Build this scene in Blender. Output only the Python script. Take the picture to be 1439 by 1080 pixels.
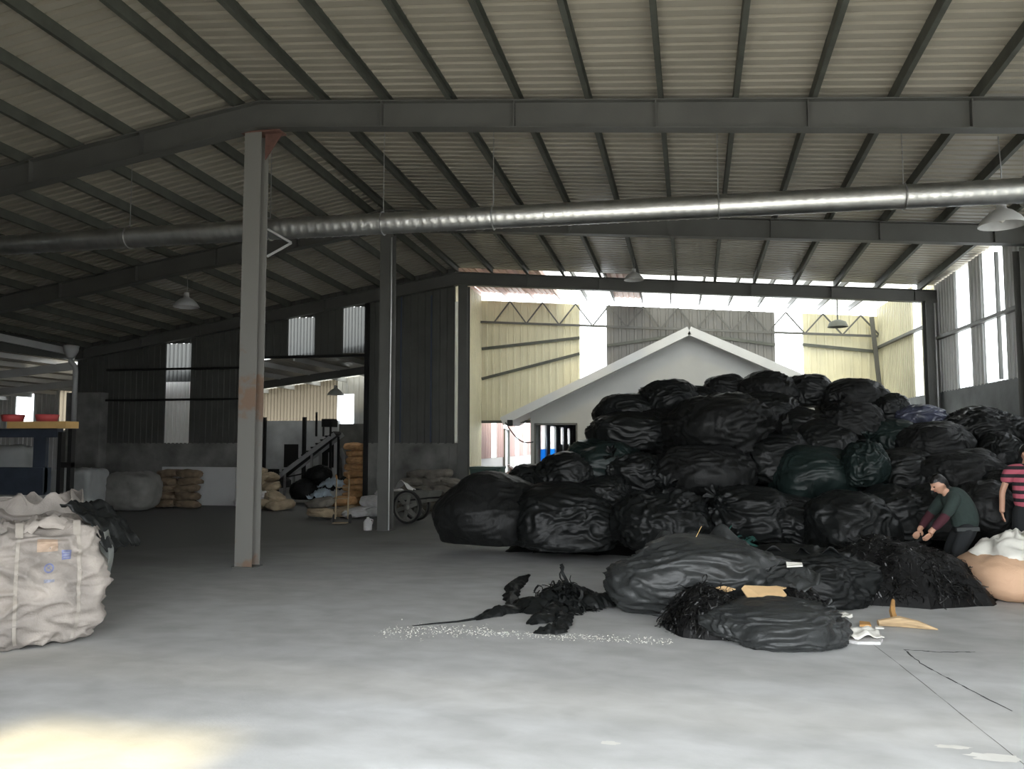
import bpy, bmesh, math, random
from mathutils import Vector, Matrix, Euler, noise

for o in list(bpy.data.objects):
    bpy.data.objects.remove(o)
SC = bpy.context.scene
COL = SC.collection
PI = math.pi

# ------------------------------------------------------------------ camera, sky, sun, exposure
cam_d = bpy.data.cameras.new('camera')
cam = bpy.data.objects.new('camera', cam_d)
COL.objects.link(cam)
cam_d.sensor_fit = 'HORIZONTAL'
cam_d.sensor_width = 36.0
cam_d.lens = 36.0 * 1130.0 / 1439.0
cam_d.clip_end = 300
cam.location = (0, 0, 1.8)
cam.rotation_euler = (math.radians(90 + 4.15), 0, math.radians(11.11))
SC.camera = cam

world = bpy.data.worlds.new('sky')
SC.world = world
world.use_nodes = True
wn = world.node_tree
wn.nodes.clear()
bg = wn.nodes.new('ShaderNodeBackground')
bg.inputs['Color'].default_value = (0.93, 0.97, 1.0, 1)
bg.inputs['Strength'].default_value = 1.0
wo = wn.nodes.new('ShaderNodeOutputWorld')
wn.links.new(bg.outputs[0], wo.inputs['Surface'])

sun_d = bpy.data.lights.new('sun', 'SUN')
sun_d.energy = 0.8
sun_d.color = (1.0, 0.80, 0.40)
sun_d.angle = math.radians(5.0)
sun = bpy.data.objects.new('sun', sun_d)
COL.objects.link(sun)
SUN_DIR = Vector((0.03, 1.0, -1.63)).normalized()        # the way the light travels
sun.rotation_euler = SUN_DIR.to_track_quat('-Z', 'Y').to_euler()
sun.location = (-10, -12, 14)

vs = SC.view_settings
vs.view_transform = 'Standard'
vs.look = 'None'
vs.gamma = 1.0
vs.use_curve_mapping = False
vs.exposure = 3.1

# ------------------------------------------------------------------ materials
MATS = {}
def mat(name, col, rough=0.6, metal=0.0, var=0.12, vscale=3.0, bump=0.0, bscale=20.0, spec=0.5,
        stretch=None, col2=None, detail=4.0, dist=0.0):
    if name in MATS: return MATS[name]
    m = bpy.data.materials.new(name)
    m.use_nodes = True
    nt = m.node_tree
    p = nt.nodes['Principled BSDF']
    p.inputs['Roughness'].default_value = rough
    p.inputs['Metallic'].default_value = metal
    p.inputs['Specular IOR Level'].default_value = spec
    tc = nt.nodes.new('ShaderNodeTexCoord')
    mp = nt.nodes.new('ShaderNodeMapping')
    nt.links.new(tc.outputs['Object'], mp.inputs['Vector'])
    if stretch: mp.inputs['Scale'].default_value = stretch
    nz = nt.nodes.new('ShaderNodeTexNoise')
    nz.inputs['Scale'].default_value = vscale
    nz.inputs['Detail'].default_value = detail
    nz.inputs['Distortion'].default_value = dist
    nt.links.new(mp.outputs['Vector'], nz.inputs['Vector'])
    cr = nt.nodes.new('ShaderNodeValToRGB')
    cr.color_ramp.elements[0].position = 0.3
    cr.color_ramp.elements[1].position = 0.7
    a = [max(0, c * (1 - var)) for c in col]
    b = list(col2) if col2 else [min(1, c * (1 + var)) for c in col]
    cr.color_ramp.elements[0].color = (*a, 1)
    cr.color_ramp.elements[1].color = (*b, 1)
    nt.links.new(nz.outputs['Fac'], cr.inputs['Fac'])
    nt.links.new(cr.outputs['Color'], p.inputs['Base Color'])
    if bump > 0:
        n2 = nt.nodes.new('ShaderNodeTexNoise')
        n2.inputs['Scale'].default_value = bscale
        n2.inputs['Detail'].default_value = 5
        nt.links.new(mp.outputs['Vector'], n2.inputs['Vector'])
        bp = nt.nodes.new('ShaderNodeBump')
        bp.inputs['Strength'].default_value = bump
        bp.inputs['Distance'].default_value = 0.02
        nt.links.new(n2.outputs['Fac'], bp.inputs['Height'])
        nt.links.new(bp.outputs['Normal'], p.inputs['Normal'])
    MATS[name] = m
    return m

def sheer(name, col, clear=0.5):
    """translucent plastic sheet: part scatters through, part see-through"""
    m = bpy.data.materials.new(name)
    m.use_nodes = True
    nt = m.node_tree
    nt.nodes.clear()
    out = nt.nodes.new('ShaderNodeOutputMaterial')
    tr = nt.nodes.new('ShaderNodeBsdfTranslucent')
    tp = nt.nodes.new('ShaderNodeBsdfTransparent')
    df = nt.nodes.new('ShaderNodeBsdfDiffuse')
    nz = nt.nodes.new('ShaderNodeTexNoise')
    nz.inputs['Scale'].default_value = 1.5
    cr = nt.nodes.new('ShaderNodeValToRGB')
    cr.color_ramp.elements[0].color = (*[c * 0.9 for c in col], 1)
    cr.color_ramp.elements[1].color = (*col, 1)
    nt.links.new(nz.outputs['Fac'], cr.inputs['Fac'])
    for n in (tr, tp, df): nt.links.new(cr.outputs['Color'], n.inputs['Color'])
    m1 = nt.nodes.new('ShaderNodeMixShader'); m1.inputs[0].default_value = 0.15
    nt.links.new(tr.outputs[0], m1.inputs[1]); nt.links.new(df.outputs[0], m1.inputs[2])
    m2 = nt.nodes.new('ShaderNodeMixShader'); m2.inputs[0].default_value = clear
    nt.links.new(m1.outputs[0], m2.inputs[1]); nt.links.new(tp.outputs[0], m2.inputs[2])
    nt.links.new(m2.outputs[0], out.inputs['Surface'])
    MATS[name] = m
    return m

M_roof = mat('roof_sheet_paint', (0.34, 0.314, 0.258), 0.36, 0.0, 0.10, 0.8)
M_purlin = mat('purlin_steel', (0.085, 0.09, 0.075), 0.55, 0.2, 0.2, 4)
M_rafter = mat('rafter_paint', (0.10, 0.10, 0.092), 0.5, 0.1, 0.12, 2, 0.1, 30)
M_dark_sheet = mat('dark_wall_sheet', (0.075, 0.077, 0.070), 0.6, 0.0, 0.15, 1.2)
M_blue_seam = mat('blue_seam', (0.05, 0.065, 0.10), 0.6)
M_grey_sheet = mat('grey_wall_sheet', (0.52, 0.52, 0.51), 0.55, 0.0, 0.10, 1.0)
M_midgrey_sheet = mat('mid_grey_sheet', (0.17, 0.165, 0.155), 0.6, 0.0, 0.1, 1.0)
M_right_sheet = mat('light_grey_sheet', (0.70, 0.71, 0.70), 0.55, 0.0, 0.08, 1.0)
M_dado_right = mat('grey_render_dado', (0.27, 0.285, 0.295), 0.9, 0.0, 0.2, 1.6, 0.3, 14)
M_yellow_sheet = mat('cream_wall_sheet', (0.68, 0.64, 0.46), 0.5, 0.0, 0.08, 1.0)
M_pink_sheet = mat('pinkish_wall_sheet', (0.46, 0.33, 0.31), 0.6, 0.0, 0.1, 1.0)
M_pinkroof = mat('pink_roof_sheet', (0.62, 0.42, 0.36), 0.5, 0.0, 0.1, 1.0)
M_dado = mat('bare_concrete_dado', (0.15, 0.15, 0.137), 0.9, 0.0, 0.35, 1.6, 0.4, 14, col2=(0.25, 0.247, 0.23))
M_white_wall = mat('white_plaster', (0.42, 0.42, 0.405), 0.85, 0.0, 0.04, 1.5, 0.15, 20)
M_dirty_white = mat('stained_white_plaster', (0.58, 0.59, 0.60), 0.9, 0.0, 0.3, 0.9, 0.2, 12, col2=(0.80, 0.81, 0.82))
M_galv = mat('galvanised_duct', (0.66, 0.66, 0.64), 0.40, 1.0, 0.12, 5, 0.15, 30)
M_rust = mat('rusty_primer', (0.13, 0.065, 0.05), 0.8, 0.0, 0.35, 6)
M_wire = mat('wire_steel', (0.35, 0.35, 0.34), 0.4, 0.8)
M_lamp = mat('lamp_shade_enamel', (0.55, 0.55, 0.54), 0.4, 0.2)
M_bag = mat('black_film', (0.0085, 0.0095, 0.0095), 0.42, 0.0, 0.3, 3, 0.45, 9, spec=0.24, stretch=(1, 1, 2.4))
M_bag_matt = mat('matt_black_film', (0.010, 0.0105, 0.0105), 0.52, 0.0, 0.3, 3, 0.5, 10, spec=0.22, stretch=(2.2, 1, 1))
M_bag_green = mat('dark_green_film', (0.010, 0.017, 0.016), 0.42, 0.0, 0.3, 3, 0.45, 9, spec=0.24)
M_bag_pale = mat('pale_blue_film', (0.05, 0.055, 0.085), 0.3, 0.0, 0.5, 5, 0.4, 12, spec=0.6)
M_open = mat('grey_black_film', (0.028, 0.030, 0.030), 0.40, 0.0, 0.35, 3.5, 0.5, 10, spec=0.34, stretch=(1, 2, 1))
M_shred = mat('black_shreds', (0.005, 0.005, 0.005), 0.33, 0.0, 0.4, 6, spec=0.5)
M_core = mat('packed_black_plastic', (0.006, 0.006, 0.006), 0.6, 0.0, 0.4, 6, 0.5, 12, spec=0.2)
M_clear = sheer('clear_liner', (0.80, 0.82, 0.80), 0.45)
M_fibc = mat('white_woven_bag', (0.24, 0.215, 0.195), 0.75, 0.0, 0.14, 3.2, 0.35, 60, col2=(0.42, 0.375, 0.335), detail=8)
M_fibc2 = mat('greyed_woven_bag', (0.22, 0.195, 0.17), 0.8, 0.0, 0.3, 3, 0.3, 40, col2=(0.36, 0.32, 0.29))
M_strap = mat('bag_webbing', (0.36, 0.325, 0.285), 0.7, 0.0, 0.1, 12)
M_print = mat('blue_print', (0.17, 0.19, 0.33), 0.7, 0.0, 0.2, 30)
M_print_pale = mat('pale_blue_print', (0.30, 0.31, 0.38), 0.7, 0.0, 0.2, 30)
M_stain = mat('orange_print', (0.40, 0.30, 0.225), 0.75, 0.0, 0.12, 20)
M_tan = mat('tan_woven_bag', (0.60, 0.385, 0.25), 0.75, 0.0, 0.05, 2.0, 0.2, 60)
M_liner = mat('white_liner', (0.70, 0.68, 0.62), 0.5, 0.0, 0.08, 4, 0.3, 15)
M_graybag = mat('dusty_grey_bag', (0.22, 0.215, 0.20), 0.85, 0.0, 0.2, 3, 0.3, 30)
M_palebag = mat('pale_grey_block_bag', (0.40, 0.41, 0.40), 0.8, 0.0, 0.12, 2, 0.2, 30)
M_brownsack = mat('brown_sack', (0.20, 0.15, 0.10), 0.9, 0.0, 0.3, 5, 0.4, 40)
M_tansack = mat('tan_sack', (0.34, 0.27, 0.18), 0.9, 0.0, 0.25, 5, 0.4, 40)
M_orangesack = mat('orange_sack', (0.42, 0.24, 0.11), 0.85, 0.0, 0.25, 6, 0.4, 40)
M_greysack = mat('grey_brown_sack', (0.17, 0.155, 0.13), 0.9, 0.0, 0.3, 5, 0.4, 40)
M_whitesack = mat('white_sack', (0.52, 0.51, 0.50), 0.7, 0.0, 0.15, 5, 0.3, 40)
M_bluecloth = mat('pale_blue_film_scrap', (0.42, 0.50, 0.56), 0.5, 0.0, 0.3, 4)
M_navy = mat('navy_machine_paint', (0.045, 0.055, 0.075), 0.5, 0.2, 0.2, 4)
M_blackmetal = mat('black_steel', (0.02, 0.02, 0.02), 0.5, 0.4)
M_belt = mat('conveyor_belt_rubber', (0.035, 0.035, 0.036), 0.7, 0.0, 0.2, 5)
M_railgrey = mat('conveyor_rail', (0.36, 0.36, 0.36), 0.5, 0.5)
M_yellowboard = mat('yellow_board', (0.66, 0.42, 0.16), 0.7)
M_red = mat('red_plastic', (0.55, 0.08, 0.08), 0.5)
M_card = mat('tan_cardboard', (0.74, 0.50, 0.26), 0.8, 0.0, 0.08, 8)
M_wood = mat('split_wood', (0.42, 0.30, 0.17), 0.8, 0.0, 0.2, 6, stretch=(1, 8, 8))
M_woodorange = mat('orange_split_wood', (0.50, 0.27, 0.09), 0.8, 0.0, 0.2, 6)
M_skin = mat('skin', (0.50, 0.28, 0.19), 0.55, 0.0, 0.06, 6)
M_hair = mat('black_hair', (0.010, 0.009, 0.009), 0.4)
M_sweater = mat('dark_green_sweater', (0.022, 0.036, 0.032), 0.9, 0.0, 0.1, 20, 0.2, 80)
M_cuff = mat('maroon_sleeve', (0.060, 0.014, 0.022), 0.9)
M_trouser = mat('dark_trousers', (0.012, 0.014, 0.016), 0.9)
M_belt_band = mat('grey_waistband', (0.045, 0.05, 0.05), 0.8)
M_shoe = mat('dark_shoe', (0.02, 0.02, 0.02), 0.6)
M_eye = mat('eye_dark', (0.01, 0.008, 0.008), 0.2)
M_lip = mat('lip', (0.36, 0.13, 0.11), 0.5)
M_bin = mat('green_bin_plastic', (0.045, 0.085, 0.075), 0.5)
M_rubber = mat('tyre_rubber', (0.02, 0.02, 0.02), 0.8)
M_wheel = mat('cart_wheel_steel', (0.20, 0.20, 0.18), 0.6, 0.4)
M_roofstrip = sheer('translucent_roof_sheet', (0.36, 0.37, 0.36), 0.30)
M_bluepanel = sheer('blue_plastic_panel', (0.10, 0.42, 0.85), 0.25)
M_strip = sheer('translucent_sheet', (0.95, 0.97, 0.98), 0.62)
M_upperstrip = sheer('dimmed_translucent_sheet', (0.075, 0.077, 0.075), 0.10)  # colour darkened to hold down the sky light coming through
M_creamsheer = sheer('cream_translucent_sheet', (0.13, 0.11, 0.08), 0.05)
M_dimstrip = sheer('dusty_translucent_sheet', (0.92, 0.92, 0.90), 0.10)
M_greenfilm = mat('green_tangle_film', (0.02, 0.075, 0.065), 0.4)
M_powder = mat('white_powder', (0.58, 0.57, 0.53), 0.9)
M_house_edge = mat('house_roof_white', (0.60, 0.60, 0.59), 0.8, 0.0, 0.04, 2)
M_crack = mat('crack_shadow', (0.05, 0.05, 0.05), 1.0)

# striped polo shirt: bands by height in the shirt's own space
def striped_mat():
    m = bpy.data.materials.new('striped_polo'); m.use_nodes = True
    nt = m.node_tree; p = nt.nodes['Principled BSDF']
    p.inputs['Roughness'].default_value = 0.9
    tc = nt.nodes.new('ShaderNodeTexCoord'); sp = nt.nodes.new('ShaderNodeSeparateXYZ')
    nt.links.new(tc.outputs['Object'], sp.inputs[0])
    mu = nt.nodes.new('ShaderNodeMath'); mu.operation = 'MULTIPLY'; mu.inputs[1].default_value = 1 / 0.104
    nt.links.new(sp.outputs['Z'], mu.inputs[0])
    fr = nt.nodes.new('ShaderNodeMath'); fr.operation = 'FRACT'
    nt.links.new(mu.outputs[0], fr.inputs[0])
    cr = nt.nodes.new('ShaderNodeValToRGB'); cr.color_ramp.interpolation = 'CONSTANT'
    cr.color_ramp.elements[0].color = (0.018, 0.014, 0.018, 1)
    cr.color_ramp.elements[1].position = 0.44
    cr.color_ramp.elements[1].color = (0.43, 0.095, 0.135, 1)
    nt.links.new(fr.outputs[0], cr.inputs['Fac'])
    nt.links.new(cr.outputs['Color'], p.inputs['Base Color'])
    return m
M_polo = striped_mat()

# column paint with a rusty scar part-way up
def column_mat():
    m = bpy.data.materials.new('column_paint'); m.use_nodes = True
    nt = m.node_tree; p = nt.nodes['Principled BSDF']
    p.inputs['Roughness'].default_value = 0.55
    tc = nt.nodes.new('ShaderNodeTexCoord'); sp = nt.nodes.new('ShaderNodeSeparateXYZ')
    nt.links.new(tc.outputs['Object'], sp.inputs[0])
    nz = nt.nodes.new('ShaderNodeTexNoise'); nz.inputs['Scale'].default_value = 5; nz.inputs['Detail'].default_value = 6
    nt.links.new(tc.outputs['Object'], nz.inputs['Vector'])
    zr = nt.nodes.new('ShaderNodeValToRGB')                      # height band of the scar
    mr = nt.nodes.new('ShaderNodeMath'); mr.operation = 'DIVIDE'; mr.inputs[1].default_value = 6.5
    nt.links.new(sp.outputs['Z'], mr.inputs[0]); nt.links.new(mr.outputs[0], zr.inputs['Fac'])
    e = zr.color_ramp.elements
    e[0].position = 0.0; e[0].color = (0.55, 0.55, 0.55, 1)
    e[1].position = 0.10; e[1].color = (0.15, 0.15, 0.15, 1)
    for pos, v in ((0.30, 0.25), (0.36, 0.75), (0.41, 0.80), (0.44, 0.30), (0.55, 0.0)):
        k = e.new(pos); k.color = (v, v, v, 1)
    ad = nt.nodes.new('ShaderNodeMath'); ad.operation = 'MULTIPLY_ADD'
    nt.links.new(zr.outputs['Color'], ad.inputs[0]); ad.inputs[1].default_value = 0.55
    nt.links.new(nz.outputs['Fac'], ad.inputs[2])
    th = nt.nodes.new('ShaderNodeValToRGB')
    th.color_ramp.elements[0].position = 0.76; th.color_ramp.elements[1].position = 0.90
    th.color_ramp.elements[0].color = (0.19, 0.185, 0.17, 1)
    th.color_ramp.elements[1].color = (0.20, 0.135, 0.095, 1)
    nt.links.new(ad.outputs[0], th.inputs['Fac'])
    nt.links.new(th.outputs['Color'], p.inputs['Base Color'])
    return m
M_column = column_mat()

def floor_mat():
    m = bpy.data.materials.new('trowelled_concrete_floor'); m.use_nodes = True
    nt = m.node_tree; p = nt.nodes['Principled BSDF']
    p.inputs['Roughness'].default_value = 0.62
    p.inputs['Specular IOR Level'].default_value = 0.35
    tc = nt.nodes.new('ShaderNodeTexCoord')
    def nse(scale, detail, st, dist=0.0):
        mp = nt.nodes.new('ShaderNodeMapping'); mp.inputs['Scale'].default_value = st
        mp.inputs['Rotation'].default_value = (0, 0, 0.25)
        nt.links.new(tc.outputs['Object'], mp.inputs['Vector'])
        n = nt.nodes.new('ShaderNodeTexNoise'); n.inputs['Scale'].default_value = scale
        n.inputs['Detail'].default_value = detail; n.inputs['Distortion'].default_value = dist
        nt.links.new(mp.outputs['Vector'], n.inputs['Vector'])
        return n
    a = nse(0.45, 6, (1, 1.5, 1), 0.4); b = nse(3.0, 8, (0.8, 1.2, 1), 0.3); c = nse(40, 3, (1, 1, 1))
    r1 = nt.nodes.new('ShaderNodeValToRGB')
    r1.color_ramp.elements[0].position = 0.32; r1.color_ramp.elements[1].position = 0.68
    r1.color_ramp.elements[0].color = (0.40, 0.40, 0.39, 1)
    r1.color_ramp.elements[1].color = (0.51, 0.515, 0.515, 1)
    nt.links.new(a.outputs['Fac'], r1.inputs['Fac'])
    r2 = nt.nodes.new('ShaderNodeValToRGB')
    r2.color_ramp.elements[0].position = 0.33; r2.color_ramp.elements[1].position = 0.70
    r2.color_ramp.elements[0].color = (0.86, 0.86, 0.85, 1); r2.color_ramp.elements[1].color = (1.08, 1.08, 1.08, 1)
    nt.links.new(b.outputs['Fac'], r2.inputs['Fac'])
    mx = nt.nodes.new('ShaderNodeMix'); mx.data_type = 'RGBA'; mx.blend_type = 'MULTIPLY'
    mx.inputs['Factor'].default_value = 1.0
    nt.links.new(r1.outputs['Color'], mx.inputs[6]); nt.links.new(r2.outputs['Color'], mx.inputs[7])
    # base colour darkens towards the left rear, with a noisy edge
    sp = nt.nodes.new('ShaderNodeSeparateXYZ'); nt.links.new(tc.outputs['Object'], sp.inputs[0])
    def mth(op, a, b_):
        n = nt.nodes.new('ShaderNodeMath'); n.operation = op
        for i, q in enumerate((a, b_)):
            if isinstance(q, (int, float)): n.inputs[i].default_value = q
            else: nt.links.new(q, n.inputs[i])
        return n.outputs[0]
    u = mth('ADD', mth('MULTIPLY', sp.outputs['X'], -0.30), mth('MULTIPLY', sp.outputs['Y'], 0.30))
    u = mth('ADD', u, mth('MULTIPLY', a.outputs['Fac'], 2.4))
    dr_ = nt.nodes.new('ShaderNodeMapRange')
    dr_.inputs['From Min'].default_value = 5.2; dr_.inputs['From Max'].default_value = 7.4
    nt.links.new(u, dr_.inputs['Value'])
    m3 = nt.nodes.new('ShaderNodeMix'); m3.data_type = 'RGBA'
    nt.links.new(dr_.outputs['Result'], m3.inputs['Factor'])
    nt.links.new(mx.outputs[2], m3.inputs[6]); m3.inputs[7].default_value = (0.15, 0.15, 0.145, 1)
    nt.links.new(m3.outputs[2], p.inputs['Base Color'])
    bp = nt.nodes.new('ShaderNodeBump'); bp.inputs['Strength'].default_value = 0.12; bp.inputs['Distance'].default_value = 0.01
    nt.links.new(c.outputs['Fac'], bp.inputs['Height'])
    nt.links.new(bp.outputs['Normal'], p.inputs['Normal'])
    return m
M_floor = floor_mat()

# ------------------------------------------------------------------ mesh helpers
class MB:
    def __init__(self): self.v = []; self.f = []
    def add(self, vs_, fs_):
        n = len(self.v)
        self.v += [Vector(p) for p in vs_]
        self.f += [tuple(i + n for i in q) for q in fs_]
        return self
    def box(self, c, s, rot=None):
        hx, hy, hz = s[0] / 2, s[1] / 2, s[2] / 2
        R = rot if rot is not None else Matrix.Identity(3)
        c = Vector(c)
        vs_ = [c + R @ Vector((x, y, z)) for x in (-hx, hx) for y in (-hy, hy) for z in (-hz, hz)]
        return self.add(vs_, [(0, 1, 3, 2), (4, 6, 7, 5), (0, 4, 5, 1), (2, 3, 7, 6), (0, 2, 6, 4), (1, 5, 7, 3)])
    def bx(self, x0, x1, y0, y1, z0, z1):
        return self.box(((x0 + x1) / 2, (y0 + y1) / 2, (z0 + z1) / 2), (abs(x1 - x0), abs(y1 - y0), abs(z1 - z0)))
    def bar(self, a, b, w, h, upv=(0, 0, 1)):
        a = Vector(a); b = Vector(b); d = (b - a).normalized()
        u = Vector(upv)
        s = d.cross(u)
        if s.length < 1e-4: s = d.cross(Vector((1, 0, 0)))
        s.normalize(); u = s.cross(d).normalized()
        vs_ = []
        for p in (a, b):
            for i, j in ((-1, -1), (1, -1), (1, 1), (-1, 1)):
                vs_.append(p + s * i * w / 2 + u * j * h / 2)
        return self.add(vs_, [(3, 2, 1, 0), (4, 5, 6, 7), (0, 1, 5, 4), (1, 2, 6, 5), (2, 3, 7, 6), (3, 0, 4, 7)])
    def tube(self, pts, r, n=8, cap=True):
        pts = [Vector(p) for p in pts]
        rr = r if isinstance(r, (list, tuple)) else [r] * len(pts)
        base = len(self.v)
        prev = None
        for i, p in enumerate(pts):
            d = (pts[min(i + 1, len(pts) - 1)] - pts[max(i - 1, 0)]).normalized()
            if prev is None:
                s = d.cross(Vector((0, 0, 1)))
                if s.length < 1e-3: s = d.cross(Vector((1, 0, 0)))
            else:
                s = prev - d * prev.dot(d)
            s.normalize(); prev = s
            t = d.cross(s)
            for k in range(n):
                a = 2 * PI * k / n
                self.v.append(p + (s * math.cos(a) + t * math.sin(a)) * rr[i])
        for i in range(len(pts) - 1):
            for k in range(n):
                k2 = (k + 1) % n
                self.f.append((base + i * n + k, base + i * n + k2, base + (i + 1) * n + k2, base + (i + 1) * n + k))
        if cap:
            self.f.append(tuple(base + k for k in reversed(range(n))))
            self.f.append(tuple(base + (len(pts) - 1) * n + k for k in range(n)))
        return self
    def lathe(self, prof, n=20, c=(0, 0, 0), axis='Z'):
        base = len(self.v); c = Vector(c)
        for r, z in prof:
            for k in range(n):
                a = 2 * PI * k / n
                p = (r * math.cos(a), r * math.sin(a), z) if axis == 'Z' else ((r * math.cos(a), z, r * math.sin(a)) if axis == 'Y' else (z, r * math.cos(a), r * math.sin(a)))
                self.v.append(c + Vector(p))
        for i in range(len(prof) - 1):
            for k in range(n):
                k2 = (k + 1) % n
                self.f.append((base + i * n + k, base + i * n + k2, base + (i + 1) * n + k2, base + (i + 1) * n + k))
        return self
    def grid(self, fn, nu, nv):
        base = len(self.v)
        for j in range(nv + 1):
            for i in range(nu + 1):
                self.v.append(Vector(fn(i / nu, j / nv)))
        for j in range(nv):
            for i in range(nu):
                a = base + j * (nu + 1) + i
                self.f.append((a, a + 1, a + nu + 2, a + nu + 1))
        return self
    def corr(self, p00, p10, p01, p11, out, pitch=0.2, depth=0.03, thick=0.0):
        """trapezoid-ribbed sheet; ribs run from p0* to p1* (second index), stacked across the first"""
        p00, p10, p01, p11, out = map(Vector, (p00, p10, p01, p11, out))
        W = ((p10 - p00).length + (p11 - p01).length) / 2
        n = max(1, round(W / pitch))
        prof = []
        for k in range(n):
            b = k / n; s = 1 / n
            prof += [(b, 0), (b + .58 * s, 0), (b + .63 * s, depth), (b + .90 * s, depth), (b + .95 * s, 0)]
        prof.append((1.0, 0))
        base = len(self.v)
        for t, h in prof:
            self.v.append(p00.lerp(p10, t) + out * h)
            self.v.append(p01.lerp(p11, t) + out * h)
        for i in range(len(prof) - 1):
            a = base + 2 * i
            self.f.append((a, a + 2, a + 3, a + 1))
        return self
    def mesh(self, name, m, smooth=False):
        me = bpy.data.meshes.new(name)
        me.from_pydata([tuple(v) for v in self.v], [], self.f)
        me.materials.append(m)
        if smooth: me.polygons.foreach_set('use_smooth', [True] * len(me.polygons))
        me.update()
        return me
    def build(self, name, m, parent=None, smooth=False, label=None):
        o = bpy.data.objects.new(name, self.mesh(name, m, smooth))
        COL.objects.link(o)
        if parent is not None:
            o.parent = parent
        if label: o['label'] = label
        return o

def root(name, loc=(0, 0, 0), rz=0.0):
    o = bpy.data.objects.new(name, None)
    COL.objects.link(o); o.location = loc; o.rotation_euler = (0, 0, rz)
    o.empty_display_size = 0.1
    return o
def tag(o, label, cat, group=None, kind=None):
    o['label'] = label; o['category'] = cat
    if group: o['group'] = group
    if kind: o['kind'] = kind
    return o
def thing(name, label, cat, loc=(0, 0, 0), rz=0.0, group=None):
    return tag(root(name, loc, rz), label, cat, group)
def structure(name):
    o = root(name); o['kind'] = 'structure'
    return o
def copy_tree(o, parent=None):
    c = o.copy(); COL.objects.link(c)
    if parent is not None: c.parent = parent
    for ch in list(o.children): copy_tree(ch, c)
    return c
def share(obj, **kw):                       # a further piece with the same mesh
    c = obj.copy(); COL.objects.link(c)
    for k, v in kw.items(): setattr(c, k, v)
    return c

# ------------------------------------------------------------------ the building's lines
YF, YA, YB, YC, YD = 1.5, 10.8, 15.9, 21.4, 27.0
XL, XR_ = -17.7, 6.5
def ridge_x(y): return -5.98 + 0.026 * (y - 10.8)
def ridge_z(y): return 6.89 - 0.0365 * (y - 10.8)
def zr(x, y):                               # top of the rafters
    rx = ridge_x(y)
    return ridge_z(y) - (0.079 * (x - rx) if x > rx else 0.160 * (rx - x))

# floor
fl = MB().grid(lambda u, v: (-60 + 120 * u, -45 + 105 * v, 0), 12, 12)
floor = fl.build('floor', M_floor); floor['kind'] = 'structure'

# ceiling: ribbed sheets, purlins, rafters
ceil = structure('ceiling')
y = YF
while y < YC - 0.05:
    y1 = min(y + 0.95, YC + 0.1)
    for side in (-1, 1):
        xe = XL - 0.25 if side < 0 else XR_ + 0.25
        z = 0.17
        a0 = (ridge_x(y), y, ridge_z(y) + z); a1 = (ridge_x(y1), y1, ridge_z(y1) + z)
        b0 = (xe, y, zr(xe, y) + z); b1 = (xe, y1, zr(xe, y1) + z)
        MB().corr(a0, a1, b0, b1, (0, 0, 1), 0.19, 0.055).build('roof_sheet', M_roof, ceil)
    y = y1
def purlin_x(y):
    rx = ridge_x(y)
    right = [rx - 0.22 + 0.985 * k + 0.2 for k in range(0, 13)]
    left = [rx - 0.35 - 0.93 * k for k in range(0, 13)]
    return left, right
for lr in (0, 1):
    for k in range(13):
        for (ya, yb) in ((YF + 0.1, YA), (YA, YB), (YB, YC)):
            xa = purlin_x(ya)[lr][k]; xb = purlin_x(yb)[lr][k]
            if not (XL - 0.1 < xa < XR_ + 0.1): continue
            pa = Vector((xa, ya, zr(xa, ya) + 0.085)); pb = Vector((xb, yb, zr(xb, yb) + 0.085))
            m = MB().bar(pa, pb, 0.012, 0.17)                                    # web of the C section
            s = 0.03 if lr else -0.03
            m.bar(pa + Vector((s, 0, 0.078)), pb + Vector((s, 0, 0.078)), 0.06, 0.012)
            m.bar(pa + Vector((s, 0, -0.078)), pb + Vector((s, 0, -0.078)), 0.06, 0.012)
            m.build('purlin', M_purlin, ceil)
def rafter(yf, d0, d1, xl, xr):
    rx = ridge_x(yf)
    for (x0, x1) in ((rx, xr), (rx, xl)):
        z0, z1 = zr(x0, yf), zr(x1, yf)
        da = d0; db = d1
        w = MB()
        dirn = 1 if x1 > x0 else -1
        w.add([(x0, yf - .006, z0), (x1, yf - .006, z1), (x1, yf - .006, z1 - db), (x0, yf - .006, z0 - da),
               (x0, yf + .006, z0), (x1, yf + .006, z1), (x1, yf + .006, z1 - db), (x0, yf + .006, z0 - da)],
              [(0, 1, 2, 3), (7, 6, 5, 4)])
        w.bar((x0, yf, z0 - .008), (x1, yf, z1 - .008), 0.20, 0.016)
        w.bar((x0, yf, z0 - da + .008), (x1, yf, z1 - db + .008), 0.20, 0.016)
        r = w.build('rafter', M_rafter, ceil)
        n = int(abs(x1 - x0) / 1.95)
        for k in range(1, n + 1):
            t = k * 1.95 / abs(x1 - x0)
            xx = x0 + (x1 - x0) * t; zz = z0 + (z1 - z0) * t; dd = da + (db - da) * t
            MB().bx(xx - .008, xx + .008, yf - .095, yf + .095, zz - dd + .02, zz - .02).build('stiffener', M_rafter, r)
rafter(YA, 0.40, 0.40, XL, XR_)
rafter(YB, 0.42, 0.36, XL, XR_)
rafter(YC - 0.12, 0.36, 0.30, XL, XR_)

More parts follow.
